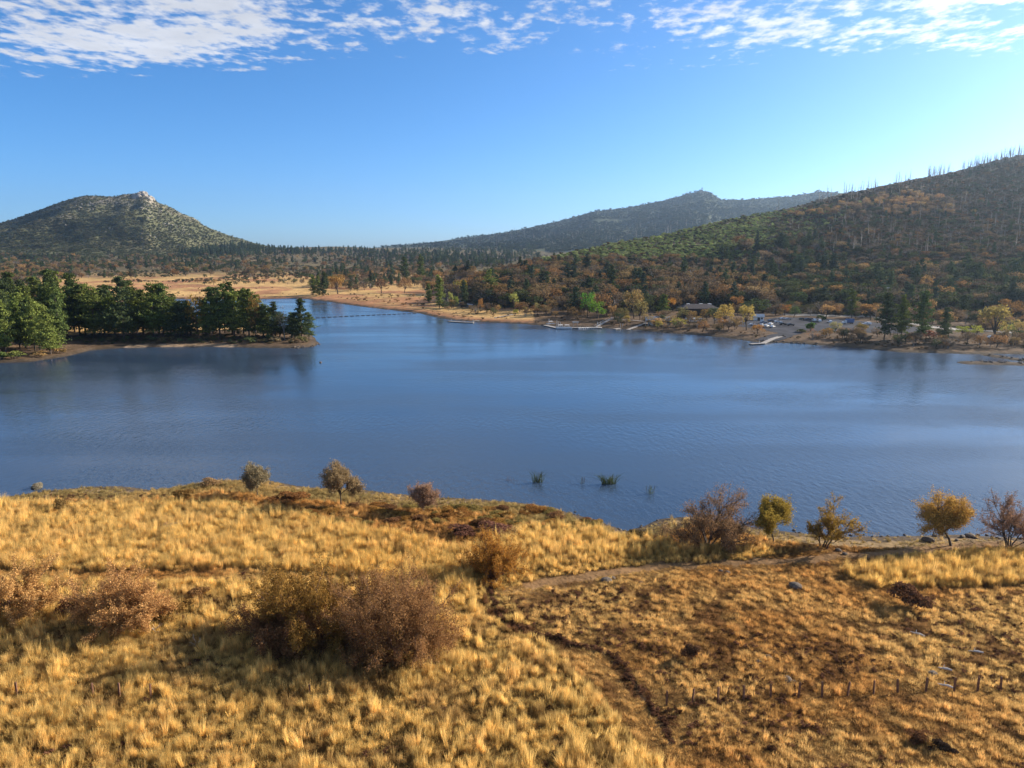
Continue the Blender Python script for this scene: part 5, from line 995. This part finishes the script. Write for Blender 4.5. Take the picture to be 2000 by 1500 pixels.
mscatter('shore_scrub', 'low brown scrub along the far bank and below the woods', [mass('', '', [(830,610),(900,600),(1100,606),(1300,632),(1450,645),(1560,660),(1700,655),(2060,660),(2060,690),(1760,684),(1560,668),(1300,648),(1060,632),(880,622)], 900, 2.0, [(0.15, 0.10, 0.06), (0.20, 0.13, 0.065), (0.10, 0.085, 0.045)], BUSH_T, .55, None, .35, (14, .45)), mass('', '', [(150,672),(160,640),(600,640),(618,668),(500,674),(300,672)], 420, 2.4, [(0.13, 0.10, 0.05), (0.17, 0.12, 0.06), (0.08, 0.09, 0.04)], BUSH_T, .55), mass('', '', [(620,585),(700,590),(830,605),(850,575),(700,575),(600,575)], 60, 3.0, [(0.17, 0.13, 0.06), (0.28, 0.17, 0.08)], BUSH_T, .7), mass('', '', [(0,600),(0,560),(600,560),(600,582),(330,582)], 160, 2.6, [(0.24, 0.16, 0.08), (0.14, 0.13, 0.06)], BUSH_T, .6, None, .3, (60, .52))], BUSH_T)
mscatter('valley_brush', 'scrub between the trees of the valley floor', [mass('', '', [(-30,558),(-30,498),(400,498),(640,490),(1000,500),(900,530),(600,540),(400,552),(150,552)], 5000, 5.0, DRK + OLV, BUSH_T, .7, (0, 3), .3, (120, .42))], BUSH_T)
mscatter('mountain_brush', 'olive chaparral covering the rocky peak', [mass('', '', [(-30,520),(-30,440),(150,370),(300,370),(560,485),(600,510)], 19000, 6.0, OLV + [(0.07, 0.085, 0.04), (0.14, 0.13, 0.07)], BUSH_T, .6, (2,), .35, (130, .05))], BUSH_T)
mscatter('ridge_forest', 'dark forest and burnt brush on the distant ridge', [mass('', '', [(560,510),(650,485),(900,460),(1100,425),(1370,368),(1640,368),(1640,400),(1400,440),(1200,480),(1000,512)], 15000, 14.0, [(0.032, 0.048, 0.03), (0.04, 0.055, 0.032), (0.055, 0.06, 0.038)], BUSH_T, .75, (3,), .35, (420, .30))], BUSH_T)
P, s, S, c = mass('', '', [(120,440),(160,376),(300,370),(420,452),(300,470)], 900, 4.2, [(0.40, 0.35, 0.28)], BUSH_T, .7, (2,), .5, (90, .52))
scatter('summit_boulders', 'pale granite boulders strewn below the top of the rocky peak', P, RNG.uniform(0, 6.28, len(P)), S, RNG.integers(0, 3, len(P)), c, [template('boulder_source', rock_mesh(40 + i, plain('pale_granite_%d' % i, (0.30, 0.265, 0.22), .95, .3, .3))) for i in range(3)])
q = np.array([(px, np.interp(px, [262, 280, 296], [381, 374, 384]) + d) for px in np.linspace(262, 298, 9) for d in (3, 7)]); P = land(q[:, 0], q[:, 1])
for i, p in enumerate(P):
    if p[2] > 100: tag(obj('granite_boulder', rock_mesh(60 + i % 4, bpy.data.materials['pale_granite_0']) if i < 4 else bpy.data.objects['granite_boulder'].data, None, p, (0, 0, i), (RNG.uniform(16, 28), RNG.uniform(14, 22), RNG.uniform(13, 22))), 'huge pale granite block on the very top of the rocky peak', 'boulder', 'granite blocks on the summit')
# burnt snags along the skyline of the hillside, then over the slopes
az_c, sl_c = HL; n = 0
for k in range(900):
    px = 1480 + 540 * math.sqrt(RNG.random()); pys = np.interp(px, [1400,1500,1560,1640,1750,1850,1950,2000,2060], [433,415,401,380,357,337,312,301,288]); p = at(px, pys + RNG.uniform(1.5, 9))
    if p[2] < 60 or vnoise(np.array(px / 23.), np.array(.5)) < .35: continue
    h = RNG.uniform(11, 24); t = thing('dead_tree', 'thin burnt tree trunk standing on the crest of the wooded hillside', 'dead tree', p, RNG.uniform(0, 6), 'burnt trunks along the hill crest', (h * 1.5, h * 1.5, h)); t.rotation_euler = (R(RNG.normal(0, 4)), R(RNG.normal(0, 4)), RNG.uniform(0, 6)); obj('stem', SNAG[k % 5], t); n += 1
    if n >= 210: break
a = mass('', '', [(1500,440),(1640,385),(2060,300),(2060,500),(1600,500)], 700, 9, [(0, 0, 0)], SNAG_T, 1, (1,)); b_ = mass('', '', [(650,495),(900,465),(1150,420),(1370,372),(1640,375),(1640,400),(1400,440),(1200,480),(1000,510),(700,510)], 900, 20, [(0, 0, 0)], SNAG_T, 1, (3,))
for it in (a, b_): it[2][:, :2] *= 1.6
mscatter('burnt_trunks', 'grey burnt tree trunks standing over the brush of the far slopes', [a, b_], SNAG_T)
p = at(1371, 376); t = thing('radio_mast', 'thin mast on the pointed summit of the distant ridge', 'mast', p)
b = MB(); b.tube([(0, 0, -2), (0, 0, 38)], [2.2, 1.2], 5); obj('mast', b.mesh('mast', M_GREYWOOD), t); b = MB(); b.box(-5, 5, -2, 2, 26, 30); obj('crossbar', b.mesh('crossbar', M_GREYWOOD), t)

# ------------------------------------------------------------------ air
m = bpy.data.materials.new('haze'); m.use_nodes = True; nt = m.node_tree; nt.nodes.clear()
pv = N(nt, 'ShaderNodeVolumePrincipled', i_Density=5.0e-5, i_Anisotropy=0.68); pv.inputs['Color'].default_value = (0.57, 0.78, 1.0, 1)
L(nt, pv.outputs[0], N(nt, 'ShaderNodeOutputMaterial').inputs['Volume'])
b = MB(); b.box(-9300, 9300, -9300, 9300, -6, 720); tag(obj('haze', b.mesh('haze', m)), 'thin blue haze over the lake and hills', kind='stuff')
